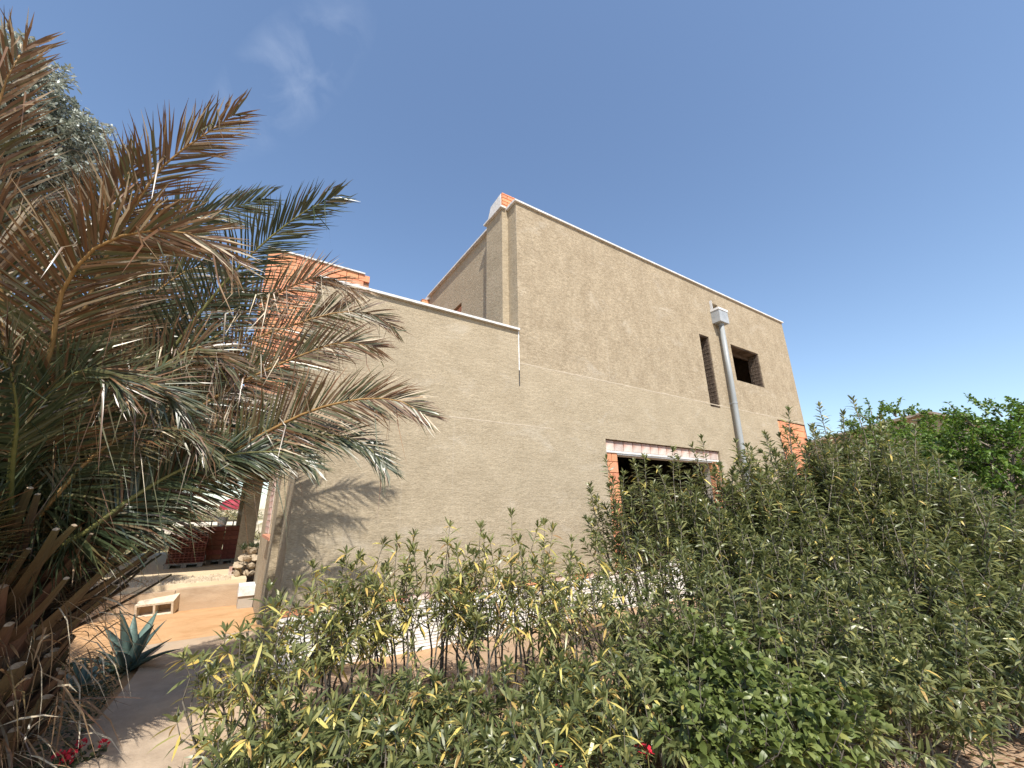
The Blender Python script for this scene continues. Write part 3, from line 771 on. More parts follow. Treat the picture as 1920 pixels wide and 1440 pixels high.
n = 260; Pq = np.column_stack([rp[0] + rng.uniform(-.2, .22, n), rp[1] + rng.uniform(-.12, .2, n), np.full(n, .96)])
Dq = np.column_stack([rng.normal(0, .5, (n, 2)), np.ones(n)])
link('grass_tuft', leaves_mesh('grass_tuft', Pq, Dq, rng.uniform(.12, .25, n), np.full(n, .012), rng.uniform(.1, .5, n), rng.uniform(0, .6, n), M['weed'], (0, 0, 0)), None)
g_ = bpy.data.objects['grass_tuft']; g_.parent = pl; g_.location = -root_loc(pl); g_['kind'] = 'stuff'

# far scrub, unidentified crimson object on the far bank
def scrub(px, Y, r, h, n, label):
    q = at_y(px, 960, Y); z0 = ground_z(q[0], Y)
    e = empty('scrub_bush', (q[0], Y, z0), label, 'bush', 'dry scrub beyond the patio')
    a = rng.normal(0, 1, (n, 3)); a = nrm(a) * (rng.random((n, 1)) ** .4) * np.array([r, r, h]); a[:, 2] = np.abs(a[:, 2])
    P_ = a + np.array([q[0], Y, z0])
    link('foliage', leaves_mesh('foliage', P_, rng.normal(0, 1, (n, 3)) + [0, 0, .6], rng.uniform(.12, .3, n), np.full(n, .07), np.full(n, .2), rng.random(n), M['scrub'], (q[0], Y, z0)), e, 'stuff')
    mb = MB()
    for k in range(5): mb.tube([(q[0], Y, z0 - .05), (q[0] + random.uniform(-r, r) * .6, Y + random.uniform(-r, r) * .6, z0 + h * .7)], [.03, .01], 5)
    mb.build('stem', M['bark'], e)
for (px, Y, r, h) in ((300, 17, .8, .6), (345, 18, .7, .5), (392, 17.5, .8, .55), (430, 18.5, .7, .6), (462, 19, .8, .5), (260, 18, .9, .7), (225, 19, .8, .6), (200, 17, .7, .5), (415, 31, 1.6, .7), (455, 32, 1.5, .7), (380, 33, 1.8, .8), (330, 32, 1.6, .7), (290, 31, 1.5, .7)):
    scrub(px, Y, r, h, 420, 'low dry scrub bush in the %s field behind the patio' % ('near' if Y < 25 else 'far'))
q = at_y(452, 944, 44); zg = ground_z(q[0], 44)
tp = MB(); nn = 10; vs = []; prof_ = ((1.0, 0), (1.0, .45), (.85, .8), (.5, 1.0))
for rr, z in prof_:
    for i in range(nn):
        a = i / nn * 6.283; vs.append((q[0] - .45 + 1.25 * rr * math.copysign(abs(math.cos(a)) ** .7, math.cos(a)), 44 + .9 * rr * math.copysign(abs(math.sin(a)) ** .7, math.sin(a)), zg - .05 + .95 * z + random.uniform(-.05, .05)))
tp.add(vs, [(j * nn + i, j * nn + (i + 1) % nn, (j + 1) * nn + (i + 1) % nn, (j + 1) * nn + i) for j in range(3) for i in range(nn)] + [tuple(range(3 * nn, 4 * nn))])
tag(tp.build('crimson_mound', M['red_mound'], smooth=True), 'unidentified crimson object, shaped as a heap, on the far bank seen below the palm fronds', 'mound')  # shape made up as a covered heap; the real object is unknown

# ================================================================== PALM
CR = np.array([-1.22, -1.02, 1.12])
palm = empty('palm_tree', (CR[0], CR[1], GZ), 'stout palm with long browning feather fronds beside the garden path', 'palm')
POFF = np.array([CR[0], CR[1], GZ])
tr = MB(); rings = []
zs_ = np.linspace(GZ - .1, 1.2, 12)
tr.tube([(CR[0], CR[1], z) for z in zs_], [.36 + .05 * math.sin(i * 1.9) + (.08 if i < 2 else 0) for i in range(12)], 18)
trunk = tr.build('trunk', M['palm_bark'], palm)

# cut leaf bases (boots) wrapped in a spiral round the trunk
def boot_mesh(Lb, w0, w1, th):
    mb = MB(); S = 5; vs = []
    for i in range(S):
        u_ = i / (S - 1); w = w0 * (1 - u_) ** 1.3 + w1 * (1 - (1 - u_) ** 1.3) ; h = th * (1 - .35 * u_); up_ = .10 * Lb * u_ * u_
        for (a, b) in ((-w, 0), (-w * .6, h * .5), (0, h * .72), (w * .6, h * .5), (w, 0), (0, -h * .45)): vs.append((a, u_ * Lb, b + up_))
    fs = [tuple(range(5, -1, -1))] + [(i * 6 + k, i * 6 + (k + 1) % 6, (i + 1) * 6 + (k + 1) % 6, (i + 1) * 6 + k) for i in range(S - 1) for k in range(6)]
    me = mb.add(vs, fs).mesh('leaf_base', M['boot'], recalc=False)
    # the cut end
    o = len(vs) - 6
    me2 = MB().add([(a, b + .001, c) for a, b, c in vs[o:]], [(0, 1, 2, 3, 4, 5)]).mesh('cut_face', M['boot_cut'])
    return me, me2
boots = [boot_mesh(.30, .10, .04, .045), boot_mesh(.46, .07, .020, .030), boot_mesh(.78, .055, .014, .022)]
k = 0
for i in range(230):
    ang = i * 2.39996; z = GZ + .08 + 1.12 * (i / 230)
    kind = 0 if z < .75 else (1 if random.random() < .55 else 2)
    if z > .95 and random.random() < .5: kind = 2
    me, me2 = boots[kind]
    dirv = np.array([math.cos(ang), math.sin(ang)])
    tilt = math.radians(random.uniform(48, 62) if kind == 0 else random.uniform(24, 46))
    loc = (CR[0] + dirv[0] * .30, CR[1] + dirv[1] * .30, z)
    s_ = random.uniform(.85, 1.15)
    b_ = inst('leaf_base', me, loc, palm, (tilt, random.uniform(-.25, .25), ang - math.pi / 2 + random.uniform(-.12, .12)), (s_, s_, s_))
    c_ = bpy.data.objects.new('cut_face', me2); col.objects.link(c_); c_.parent = b_

# loose fibre and dead strands hanging among the leaf bases
n = 900; aa = rng.uniform(0, 6.283, n); rr_ = rng.uniform(.34, .62, n)
Pf = np.column_stack([CR[0] + rr_ * np.cos(aa), CR[1] + rr_ * np.sin(aa), rng.uniform(.25, 1.5, n)])
Df = np.column_stack([np.cos(aa) + rng.normal(0, .6, n), np.sin(aa) + rng.normal(0, .6, n), rng.normal(.1, .6, n)])
fb = link('dead_strands', leaves_mesh('dead_strands', Pf, Df, rng.uniform(.15, .5, n), rng.uniform(.004, .014, n), rng.uniform(.1, 1.1, n), rng.choice([.55, .62, .75, .9, 1.0], n), M['palm_leaf'], tuple(POFF), wide=.4), palm, 'stuff')

def catmull(pts, n):
    pts = np.array(pts, float); q = np.vstack([2 * pts[0] - pts[1], pts, 2 * pts[-1] - pts[-2]])
    seg = np.linalg.norm(np.diff(pts, axis=0), axis=1); cum = np.concatenate([[0], np.cumsum(seg)]); out = []
    for s_ in np.linspace(0, cum[-1], n):
        i = min(np.searchsorted(cum, s_, side='right') - 1, len(seg) - 1); t = (s_ - cum[i]) / (seg[i] + 1e-9)
        p0, p1, p2, p3 = q[i], q[i + 1], q[i + 2], q[i + 3]
        out.append(.5 * ((2 * p1) + (-p0 + p2) * t + (2 * p0 - 5 * p1 + 4 * p2 - p3) * t * t + (-p0 + 3 * p1 - 3 * p2 + p3) * t ** 3))
    return np.array(out)

def frond(pts, leaf=.46, tone=(.2, .35), facing=.6, t0=.14, curl=.06, nl=185, droop=.10, stalk='petiole_tan', wid=.0135, seed=0):
    """feather frond along a 3D curve; facing: 1 shows its blade to the garden path side, 0 lies flat"""
    C_ = catmull(pts, 40); T = nrm(np.gradient(C_, axis=0))
    fr = MB(); nC = len(C_)
    rad = [.020 * (1 - i / nC) ** .9 + .003 for i in range(nC)]
    fr.tube(C_[::2], rad[::2], 6)
    f = fr.build('frond', M[stalk], palm, off=tuple(POFF), smooth=True)
    ts = np.repeat(np.linspace(t0, .995, nl), 2); side = np.tile([1.0, -1.0], nl)
    n2 = len(ts); ts = np.clip(ts + rng.normal(0, .004, n2), 0, 1)
    idx = ts * (nC - 1); i0 = np.clip(idx.astype(int), 0, nC - 2); fr_ = (idx - i0)[:, None]
    B = C_[i0] * (1 - fr_) + C_[i0 + 1] * fr_; Tt = nrm(T[i0] * (1 - fr_) + T[i0 + 1] * fr_)
    look = nrm(np.array([0.15, -4.6, 1.5]) - B)        # towards the open side of the garden
    nn_ = facing * look + (1 - facing) * np.array([0, 0, 1.0])
    nn_ = nrm(nn_ - Tt * np.sum(nn_ * Tt, 1, keepdims=True)); S = np.cross(Tt, nn_)
    th = np.radians(np.interp(ts, [0, .2, .6, 1.0], [66, 58, 48, 20])) + rng.normal(0, .045, n2)
    vv = np.radians(22) * rng.choice([1, 1, .4, 0], n2) + rng.normal(0, .06, n2)
    D = np.cos(th)[:, None] * Tt + np.sin(th)[:, None] * (side[:, None] * S * np.cos(vv)[:, None] + nn_ * np.sin(vv)[:, None])
    Lf = 1.2 * leaf * np.interp(ts, [0, .1, .35, .7, .92, 1.0], [.35, .75, 1.0, .92, .62, .42]) * rng.uniform(.85, 1.08, n2)
    keep = rng.random(n2) > .04
    dr = droop * rng.uniform(.5, 1.5, n2); cu = (rng.random(n2) < curl)
    dr = np.where(cu, rng.uniform(.8, 1.7, n2), dr)
    g = np.array([0, 0, -1.0]); us = np.array([0, .28, .62, 1.0]); ws_ = np.array([.55, 1.0, .75, .06])
    Wv = nrm(np.cross(D, nn_ + rng.normal(0, .28, (n2, 3)))); V = []
    for u_, w_ in zip(us, ws_):
        c = B + D * (Lf * (u_ - np.where(cu, .35 * u_ * u_, 0)))[:, None] + g * (Lf * dr * u_ * u_)[:, None]
        if u_ > .5: c = c + rng.normal(0, .012, (n2, 3)) * u_ + np.where(cu, 1, 0)[:, None] * rng.normal(0, .05, (n2, 3))
        V += [c - Wv * (wid * .5 * w_), c + Wv * (wid * .5 * w_)]
    V = np.stack(V, 1)[keep]; n3 = len(V); b = (np.arange(n3) * 8)[:, None]
    q = np.concatenate([b + np.array([[2 * j, 2 * j + 1, 2 * j + 3, 2 * j + 2]]) for j in range(3)])
    tn = np.clip(np.interp(ts, [0, 1], tone)[keep] + rng.normal(0, .09, n3), 0, 1)
    tn = np.where(rng.random(n3) < .10, np.minimum(1, tn + .35), np.where(rng.random(n3) < .3, tn * .6, tn))
    tn3 = np.concatenate([tn, tn, np.clip(tn + .10, 0, 1)])
    me = fast_mesh('leaflets', V.reshape(-1, 3) - POFF, [(4, q)], M['palm_leaf'], tn3)
    link('leaflets', me, f, 'stuff')
    return f

def pf(px, d0, d1, base=None, **kw):
    """frond from photo pixels: distances run from d0 to d1 along it, rooted in the crown"""
    n_ = len(px); pts = [at_dist(x, y, d0 + (d1 - d0) * (i / (n_ - 1))) for i, (x, y) in enumerate(px)]
    b = CR + (np.array(base) if base is not None else np.array([random.uniform(-.1, .15), random.uniform(-.12, .12), random.uniform(0, .15)]))
    return frond([b] + pts, **kw)

# the fronds that can be told apart
pf([(95, 760), (150, 600), (215, 450), (300, 318), (370, 262), (440, 214)], 4.1, 4.3, tone=(.66, .72), leaf=.48, facing=.75, stalk='petiole_tan')
pf([(30, 860), (70, 740), (100, 640), (112, 560), (150, 492), (205, 450), (290, 432), (370, 442), (425, 480)], 3.7, 3.2, tone=(.62, .78), leaf=.46, facing=.85, t0=.3, nl=200, wid=.0135)
pf([(150, 880), (260, 740), (380, 580), (470, 478), (560, 404), (628, 368)], 4.2, 4.25, tone=(.15, .12), leaf=.46, facing=.7, stalk='petiole_green', curl=.04, droop=.12)
pf([(120, 800), (220, 560), (330, 420), (420, 394), (500, 370)], 4.4, 4.9, tone=(.3, .3), leaf=.46, facing=.7, stalk='petiole_green', curl=.04)
pf([(170, 900), (280, 780), (380, 660), (450, 592), (530, 545), (600, 520), (668, 545)], 4.2, 4.3, tone=(.45, .9), leaf=.44, facing=.7, curl=.35)
pf([(160, 940), (320, 760), (450, 650), (560, 606), (640, 585), (700, 590), (738, 614)], 4.3, 4.62, tone=(.5, .62), leaf=.44, facing=.7, curl=.12)
pf([(130, 960), (260, 850), (380, 760), (470, 708), (560, 668), (640, 642), (706, 652)], 4.1, 4.05, tone=(.6, .66), leaf=.45, facing=.75, curl=.12)
pf([(140, 1000), (280, 930), (400, 868), (500, 810), (590, 768), (680, 748), (750, 752), (797, 778)], 3.9, 3.35, tone=(.45, .62), leaf=.42, facing=.75, curl=.08, nl=195)
pf([(160, 1010), (300, 940), (420, 876), (520, 832), (610, 815), (680, 832), (726, 878)], 3.9, 3.5, tone=(.1, .3), leaf=.36, facing=.6, stalk='petiole_green', curl=.03, droop=.15)
pf([(140, 1010), (260, 925), (360, 872), (450, 850), (540, 850), (590, 875)], 3.8, 3.5, tone=(.12, .3), leaf=.32, facing=.6, stalk='petiole_green', curl=.03, droop=.15)
pf([(-20, 800), (-30, 600), (-25, 400), (-10, 240), (15, 140), (52, 84)], 4.0, 4.3, tone=(.7, .78), leaf=.46, facing=.75)
pf([(20, 820), (10, 660), (0, 520), (-30, 400), (-70, 300)], 3.9, 3.9, tone=(.55, .75), leaf=.48, facing=.8)
pf([(100, 850), (190, 680), (280, 560), (370, 500), (430, 520)], 4.3, 4.5, tone=(.35, .5), leaf=.46, facing=.7)
pf([(110, 900), (200, 780), (300, 690), (380, 650), (440, 690)], 4.1, 4.0, tone=(.3, .6), leaf=.44, facing=.7, curl=.3)
pf([(60, 900), (120, 800), (200, 730), (290, 720), (350, 770)], 3.9, 3.6, tone=(.2, .45), leaf=.42, facing=.6, curl=.3)
pf([(40, 900), (60, 800), (110, 720), (180, 690), (240, 730)], 3.8, 3.4, tone=(.15, .4), leaf=.42, facing=.6, curl=.2, stalk='petiole_green')
pf([(80, 960), (170, 860), (270, 800), (350, 800), (390, 840)], 3.8, 3.5, tone=(.2, .45), leaf=.34, facing=.5, curl=.25, droop=.25)
pf([(20, 900), (30, 790), (15, 690), (-30, 600)], 3.6, 2.8, tone=(.15, .35), leaf=.40, facing=.55, stalk='petiole_green')
pf([(60, 820), (110, 640), (170, 480), (215, 370), (255, 300)], 4.4, 4.6, tone=(.6, .7), leaf=.48, facing=.75)
pf([(80, 830), (150, 650), (230, 520), (310, 440), (385, 400)], 4.6, 5.0, tone=(.2, .3), leaf=.46, facing=.7, stalk='petiole_green')
pf([(120, 900), (240, 720), (350, 600), (440, 545), (505, 560)], 4.5, 4.9, tone=(.3, .5), leaf=.46, facing=.7)
pf([(130, 930), (260, 800), (390, 720), (490, 690), (560, 720)], 4.4, 4.7, tone=(.15, .4), leaf=.46, facing=.6, stalk='petiole_green')
pf([(130, 960), (270, 870), (400, 810), (490, 790), (560, 815)], 4.3, 4.6, tone=(.1, .3), leaf=.46, facing=.6, stalk='petiole_green')
pf([(130, 990), (260, 900), (370, 830), (460, 810), (530, 830)], 4.2, 4.4, tone=(.1, .3), leaf=.36, facing=.6, stalk='petiole_green')
pf([(90, 980), (180, 880), (270, 810), (360, 800), (420, 830)], 4.2, 4.5, tone=(.05, .2), leaf=.38, facing=.6, stalk='petiole_green')
pf([(60, 870), (140, 730), (240, 640), (330, 620), (400, 660)], 4.3, 4.6, tone=(.25, .5), leaf=.46, facing=.7)
# the rest of the crown, away from the path and up
for i in range(30):
    az = random.uniform(math.radians(115), math.radians(240)); el = random.uniform(.2, 1.3); Lf = random.uniform(2.3, 3.0)
    d = np.array([math.cos(az), math.sin(az), 0]); p0 = CR + d * .08 + [0, 0, random.uniform(-.05, .2)]
    pts = [p0]
    for s_ in (.25, .5, .75, 1.0):
        e_ = el - s_ * random.uniform(.5, .9)
        pts.append(pts[-1] + Lf * .25 * (d * math.cos(e_) + np.array([0, 0, math.sin(e_)])))
    frond(pts, tone=random.choice([(.1, .25), (.2, .4), (.4, .6), (.55, .75)]), facing=.15, nl=110, stalk=random.choice(['petiole_green', 'petiole_tan']))
for i in range(12):  # extra fronds added out of view to shade the path
    az = math.radians(random.uniform(246, 270)); el = random.uniform(.35, .85); Lf = random.uniform(2.0, 2.5)
    d = np.array([math.cos(az), math.sin(az), 0]); pts = [CR + d * .08 + [0, 0, .1]]
    for s_ in (.25, .5, .75, 1.0):
        e_ = el - s_ * random.uniform(.5, .9); pts.append(pts[-1] + Lf * .25 * (d * math.cos(e_) + np.array([0, 0, math.sin(e_)])))
    frond(pts, tone=random.choice([(.1, .25), (.3, .5), (.55, .7)]), facing=.1, nl=110, stalk='petiole_tan')
# shorter inner fronds that fill the heart of the crown
for i in range(34):
    x, y = random.uniform(-20, 400), random.uniform(520, 880)
    if x > 300 and y < 640: y += 150
    dd = random.uniform(4.2, 4.9)
    a = at_dist(x, y, dd); mid = (CR + a) / 2 + np.array([0, 0, .25]); 
    frond([CR + [0, 0, .1], (CR + mid) / 2 + [0, 0, .05], mid, a], tone=random.choice([(.05, .2), (.15, .3), (.35, .55)]), facing=.45, nl=130, leaf=.40, curl=.15, droop=.2, stalk='petiole_green')

# ================================================================== OLIVE TREE behind the palm
def leafy_tree(name, base, ztop_blobs, leaf_l, leaf_w, nleaf, mat, bark, label, cat, trunk_r, droop=.2, tones=(0, 1)):
    e = empty(name, base, label, cat); base = np.array(base)
    mb = MB(); cen = np.mean([np.array(b[0]) for b in ztop_blobs], axis=0)
    fork = base + (cen - base) * np.array([.25, .25, .45])
    mb.tube([base + [0, 0, -.1], base + (fork - base) * .5 + [random.uniform(-.1, .1), random.uniform(-.1, .1), 0], fork], [trunk_r * 1.2, trunk_r, trunk_r * .8], 10)
    P_, D_, To = [], [], []
    tot = sum(b[1] ** 2 for b in ztop_blobs)
    for c, r in ztop_blobs:
        c = np.array(c); mid = (fork + c) / 2 + rng.normal(0, .12, 3)
        mb.tube([fork, mid, c], [trunk_r * .45, trunk_r * .28, trunk_r * .1], 6)
        k_ = int(nleaf * r ** 2 / tot); tw = max(8, k_ // 34)
        # twigs: sprays of leaves radiating through the blob
        dirs = nrm(rng.normal(0, 1, (tw, 3)) + [0, 0, .25]); rad = r * rng.uniform(.35, 1.0, tw) ** .6
        for dv_, rr in zip(dirs, rad):
            tip = c + dv_ * rr * np.array([1, 1, .9]); st = c + dv_ * rr * .35
            td = nrm(dv_ + rng.normal(0, .5, 3)); tl = min(.42, r * .5)
            a = tip - td * tl * .5
            if random.random() < .35: mb.tube([st, a, a + td * tl], [.012, .007, .003], 4, cap=False)
            m_ = 34; s_ = rng.random(m_)
            P_.append(a + td * (tl * s_)[:, None] + rng.normal(0, .012, (m_, 3)))
            D_.append(nrm(rng.normal(0, 1, (m_, 3)) + td * .9)); To.append(np.clip(rng.normal(np.mean(tones), .24, m_), *tones))
    mb.build('trunk', bark, e, smooth=True)
    P_ = np.concatenate(P_); D_ = np.concatenate(D_); To = np.concatenate(To); n_ = len(P_)
    link('crown', leaves_mesh('crown', P_, D_, leaf_l * rng.uniform(.7, 1.2, n_), np.full(n_, leaf_w), np.full(n_, droop), To, mat, base), e)
    return e
ob = [(at_dist(105, 300, 8.0), .55), (at_dist(120, 235, 8.1), .38), (at_dist(30, 250, 8.2), .85), (at_dist(85, 285, 8.4), .72), (at_dist(20, 170, 8.3), .6), (at_dist(110, 260, 8.2), .5), (at_dist(60, 370, 8.3), .75), (at_dist(-40, 320, 8.3), 1.0), (at_dist(-10, 430, 8.1), .8), (at_dist(95, 345, 8.5), .6), (at_dist(15, 105, 8.3), .32), (at_dist(-60, 180, 8.4), .9)]
oc = np.mean([b[0] for b in ob], axis=0)
leafy_tree('olive_tree', (oc[0] - .4, oc[1] + .1, GZ), ob, .068, .02, 36000, M['olive'], M['olive_bark'], 'silvery olive tree rising behind the palm crown', 'tree', .2)

# ================================================================== GREEN TREE behind the hedge on the right
gb = [(at_dist(1845, 820, 8.6), .55), (at_dist(1790, 850, 8.8), .5), (at_dist(1900, 850, 8.5), .6), (at_dist(1850, 910, 8.4), .75), (at_dist(1780, 930, 8.6), .6), (at_dist(1915, 960, 8.3), .7), (at_dist(1850, 1010, 8.2), .7), (at_dist(1960, 880, 8.6), .9), (at_dist(1900, 1060, 8.1), .65), (at_dist(1835, 785, 8.7), .32), (at_dist(1890, 795, 8.6), .36), (at_dist(1700, 850, 9.2), .5), (at_dist(1745, 880, 9.0), .45)]
gc = np.mean([b[0] for b in gb], axis=0)
gt = leafy_tree('broadleaf_tree', (gc[0], gc[1], GZ), gb, .058, .027, 21000, M['tree_leaf'], M['bark'], 'bright green small-leaved tree behind the hedge at the right edge', 'tree', .1, tones=(0, 1))
# ... and a paler one behind it towards the neighbour's roof
gb2 = [(at_dist(1640, 800, 10.5), .5), (at_dist(1690, 790, 10.8), .42), (at_dist(1720, 835, 10.6), .6), (at_dist(1660, 850, 10.4), .7), (at_dist(1780, 840, 10.8), .6)]
gc2 = np.mean([b[0] for b in gb2], axis=0)
leafy_tree('broadleaf_tree', (gc2[0], gc2[1], GZ), gb2, .06, .028, 8000, M['tree_leaf'], M['bark'], 'light green leafy treetop just below the neighbouring gable', 'tree', .08, tones=(.2, 1))

# ================================================================== OLEANDER HEDGE
def oleander(top, spread, label, group, nst=9, leaf=.115, lw=.0205, yellow=.10, dens=1.0, bare=.42, lean=(0, 0), name='oleander', mat='olean', fan=1.0, tw=2, tm=.40, stem='stem'):
    """multi-stemmed shrub: stems from one stool, whorls of leaves towards the tips"""
    top = np.array(top); zb = ground_z(top[0], top[1])
    b0 = np.array([top[0] - lean[0], top[1] - lean[1], zb]); H = top[2] - zb
    e = empty(name, tuple(b0), label, 'shrub', group)
    st = MB(); P_, D_, Sc = [], [], []
    for i in range(nst):
        a = i * 2.4 + random.uniform(-.4, .4); r_ = spread * math.sqrt((i + .3) / nst) * fan
        hh = H * random.uniform(.80, 1.0) * (1 - .22 * (r_ / (spread + 1e-6)) ** 2) if i else H
        tip = b0 + np.array([math.cos(a) * r_ + lean[0], math.sin(a) * r_ + lean[1], hh])
        s0 = b0 + np.array([math.cos(a) * .07, math.sin(a) * .07, -.05])
        m1 = s0 + (tip - s0) * np.array([.42, .42, .36]) + rng.normal(0, .045, 3)
        m2 = s0 + (tip - s0) * np.array([.74, .74, .70]) + rng.normal(0, .045, 3)
        rr = .005 + .0045 * H
        st.tube([s0, m1, m2], [rr, rr * .75, rr * .5], 5, cap=False)
        twigs = [(m2, tip)]
        for k in range(tw): twigs.append((m1 + (m2 - m1) * random.uniform(.3, 1.0), tip + np.array([random.uniform(-1, 1) * spread * .55, random.uniform(-1, 1) * spread * .55, -random.uniform(.02, .34) * H])))
        for k in range(tw): twigs.append((m1 + (m2 - m1) * random.uniform(-.2, .7), m2 + np.array([random.uniform(-1, 1) * spread * .55, random.uniform(-1, 1) * spread * .55, random.uniform(-.12, .12) * H])))
        for (p0, p1) in twigs:
            pm_ = (p0 + p1) / 2 + rng.normal(0, .025, 3) + (p1 - p0) * np.array([.1, .1, -.05])
            st.tube([p0, pm_, p1], [rr * .42, rr * .32, rr * .2], 4, cap=False)
            ln = np.linalg.norm(p1 - p0); nn_ = max(3, int(ln * (1 - bare) / .030 * dens)); s_ = bare + (1 - bare) * (np.arange(nn_) + rng.random(nn_)) / nn_
            s_ = np.concatenate([s_, np.full(3, 1.0)])
            c = p0 * ((1 - s_) ** 2)[:, None] + 2 * pm_ * (s_ * (1 - s_))[:, None] + p1 * (s_ ** 2)[:, None]
            t = nrm(p1 - pm_); ref = np.array([1, 0, 0]) if abs(t[0]) < .8 else np.array([0, 1.0, 0]); u1 = nrm(np.cross(t, ref)); u2 = np.cross(t, u1)
            for w3 in range(3):
                ph = np.arange(len(s_)) * 1.05 + w3 * 2.094 + rng.normal(0, .25, len(s_))
                op = np.radians(np.interp(s_, [bare, .85, 1.0], [88, 58, 30])) + rng.normal(0, .17, len(s_))
                D_.append(np.cos(op)[:, None] * t + np.sin(op)[:, None] * (np.cos(ph)[:, None] * u1 + np.sin(ph)[:, None] * u2)); P_.append(c); Sc.append(np.interp(s_, [bare, .8, 1], [.85, 1, .72]))
    st.build('stems', M[stem], e, off=tuple(b0), smooth=True, recalc=False)
    P_ = np.concatenate(P_); D_ = np.concatenate(D_); Sc = np.concatenate(Sc); n_ = len(P_)
    tone = np.clip(rng.normal(tm, .19, n_), 0, .76); hang = np.full(n_, .0)
    yl = rng.random(n_) < yellow; tone = np.where(yl, rng.uniform(.80, 1.0, n_), tone)
    if mat == 'broad': tone = np.clip(rng.normal(.5, .22, n_), 0, .92)
    D_ = np.where(yl[:, None], nrm(D_ + np.array([0, 0, -.9])), D_)
    LL = leaf * Sc * rng.uniform(.72, 1.15, n_)
    link('foliage', leaves_mesh('foliage', P_, D_, LL, lw * rng.uniform(.8, 1.15, n_), rng.uniform(.05, .38, n_), tone, M[mat], tuple(b0), wide=.40), e, 'stuff')
    return e

ORD = ['first', 'second', 'third', 'fourth', 'fifth', 'sixth', 'seventh', 'eighth', 'ninth', 'tenth', 'eleventh', 'twelfth', 'thirteenth', 'fourteenth', 'fifteenth']
GL, GR = 'leggy oleanders in front of the white plinth', 'dense oleander hedge on the right'
LL_ = 'leggy yellowing oleander with bare stems in front of the white plinth'
left = [((478, 1110), 3.25, .26, 'leggy yellowing oleander at the left end of the row beside the path'),
        ((565, 1066), 3.5, .25, 'slim yellowing oleander second from the path, standing before the palm shadow'),
        ((632, 1040), 3.7, .24, LL_), ((700, 1022), 3.8, .24, LL_), ((760, 1006), 3.65, .26, LL_), ((830, 988), 3.8, .26, LL_), ((890, 992), 3.6, .25, LL_),
        ((948, 968), 3.7, .28, 'tallest of the leggy oleanders in front of the white plinth'), ((1005, 985), 3.9, .26, LL_), ((1062, 1015), 4.0, .26, LL_), ((1110, 1040), 3.7, .28, LL_)]
for i, (px, d, s_, lb) in enumerate(left):
    if lb == LL_: lb = 'leggy yellowing oleander, %s from the path in the row before the plinth' % ORD[i]
    oleander(at_dist(*px, d), s_ * 1.35, lb, GL, nst=random.choice((5, 6, 7)), leaf=.14, lw=.0165, yellow=.17, bare=.36, tw=2, fan=1.0, tm=.5, dens=.8)
low = [((500, 1330), 3.1), ((560, 1325), 2.9), ((660, 1285), 3.1), ((750, 1270), 3.2), ((850, 1262), 3.2), ((940, 1250), 3.1), ((1040, 1250), 3.1), ((1130, 1215), 3.2), ((700, 1370), 2.7), ((850, 1365), 2.7), ((1000, 1340), 2.7), ((1120, 1310), 2.8), ((470, 1400), 2.9), ((1060, 1215), 3.6)]
for i, (px, d) in enumerate(sorted(low)):
    oleander(at_dist(*px, d), .26, 'low bushy oleander regrowth, %s from the left at the photo bottom' % ORD[i], 'low oleander regrowth', nst=7, leaf=.13, lw=.0165, yellow=.13, bare=.24, tw=2, tm=.36)
RL = 'tall oleander within the dense green hedge hiding the big brick opening'
right = [((1128, 862), 5.0, .30, .12, 'oleander leaning left across the brick jamb of the big opening'), ((1195, 858), 5.1, .42, .10, RL), ((1255, 842), 5.2, .45, .10, RL), ((1310, 822), 5.3, .45, .10, RL), ((1370, 830), 5.4, .48, .09, RL),
         ((1425, 815), 5.6, .5, .08, RL), ((1475, 768), 5.9, .5, .07, RL), ((1525, 762), 6.1, .5, .06, RL), ((1592, 748), 6.2, .45, .05, 'tallest oleander in the hedge, just right of the house end'), ((1640, 785), 6.3, .5, .05, RL), ((1700, 842), 6.3, .55, .05, RL),
         ((1760, 885), 6.4, .55, .05, RL), ((1830, 940), 6.5, .6, .05, RL), ((1900, 1010), 6.6, .6, .05, RL)]
for i, (px, d, s_, y_, lb) in enumerate(right):
    if lb == RL: lb = 'tall oleander, %s from the brick jamb along the back of the hedge' % ORD[i]
    ln = (-.45, .1) if 'leaning' in lb else (0, 0)
    oleander(at_dist(*px, d), s_, lb, GR, nst=(5 if px[0] < 1300 else 10), leaf=.125, lw=.0165, yellow=y_ * .3, bare=.42, tw=(3 if px[0] < 1300 else 5), lean=ln, dens=1.25, stem='bark')
mid = [((1180, 1010), 4.4), ((1260, 985), 4.5), ((1340, 950), 4.6), ((1430, 930), 4.9), ((1520, 915), 5.1), ((1600, 920), 5.3), ((1690, 950), 5.4), ((1780, 1000), 5.6), ((1860, 1060), 5.8), ((1920, 1100), 5.7)]
for i, (px, d) in enumerate(mid):
    oleander(at_dist(*px, d), .45, 'mid-height oleander, %s from the left in the middle of the hedge' % ORD[i], 'middle of the oleander hedge', nst=(6 if px[0] < 1300 else 9), leaf=.12, lw=.0165, yellow=.015, bare=.34, tw=(2 if px[0] < 1300 else 4), dens=1.1, stem='bark')
frontr = [((1200, 1120), 3.6), ((1300, 1100), 3.7), ((1400, 1080), 3.9), ((1500, 1070), 4.2), ((1600, 1080), 4.4), ((1700, 1100), 4.6), ((1790, 1140), 4.8), ((1870, 1180), 5.0), ((1480, 1200), 3.7), ((1590, 1210), 3.9), ((1690, 1230), 4.1), ((1250, 1230), 3.2)]
for i, (px, d) in enumerate(sorted(frontr)):
    oleander(at_dist(*px, d), .36, 'short leafy oleander, %s from the left along the hedge front' % ORD[i], 'front of the oleander hedge', nst=8, leaf=.115, lw=.018, yellow=.014, bare=.26, tw=3, stem='bark')
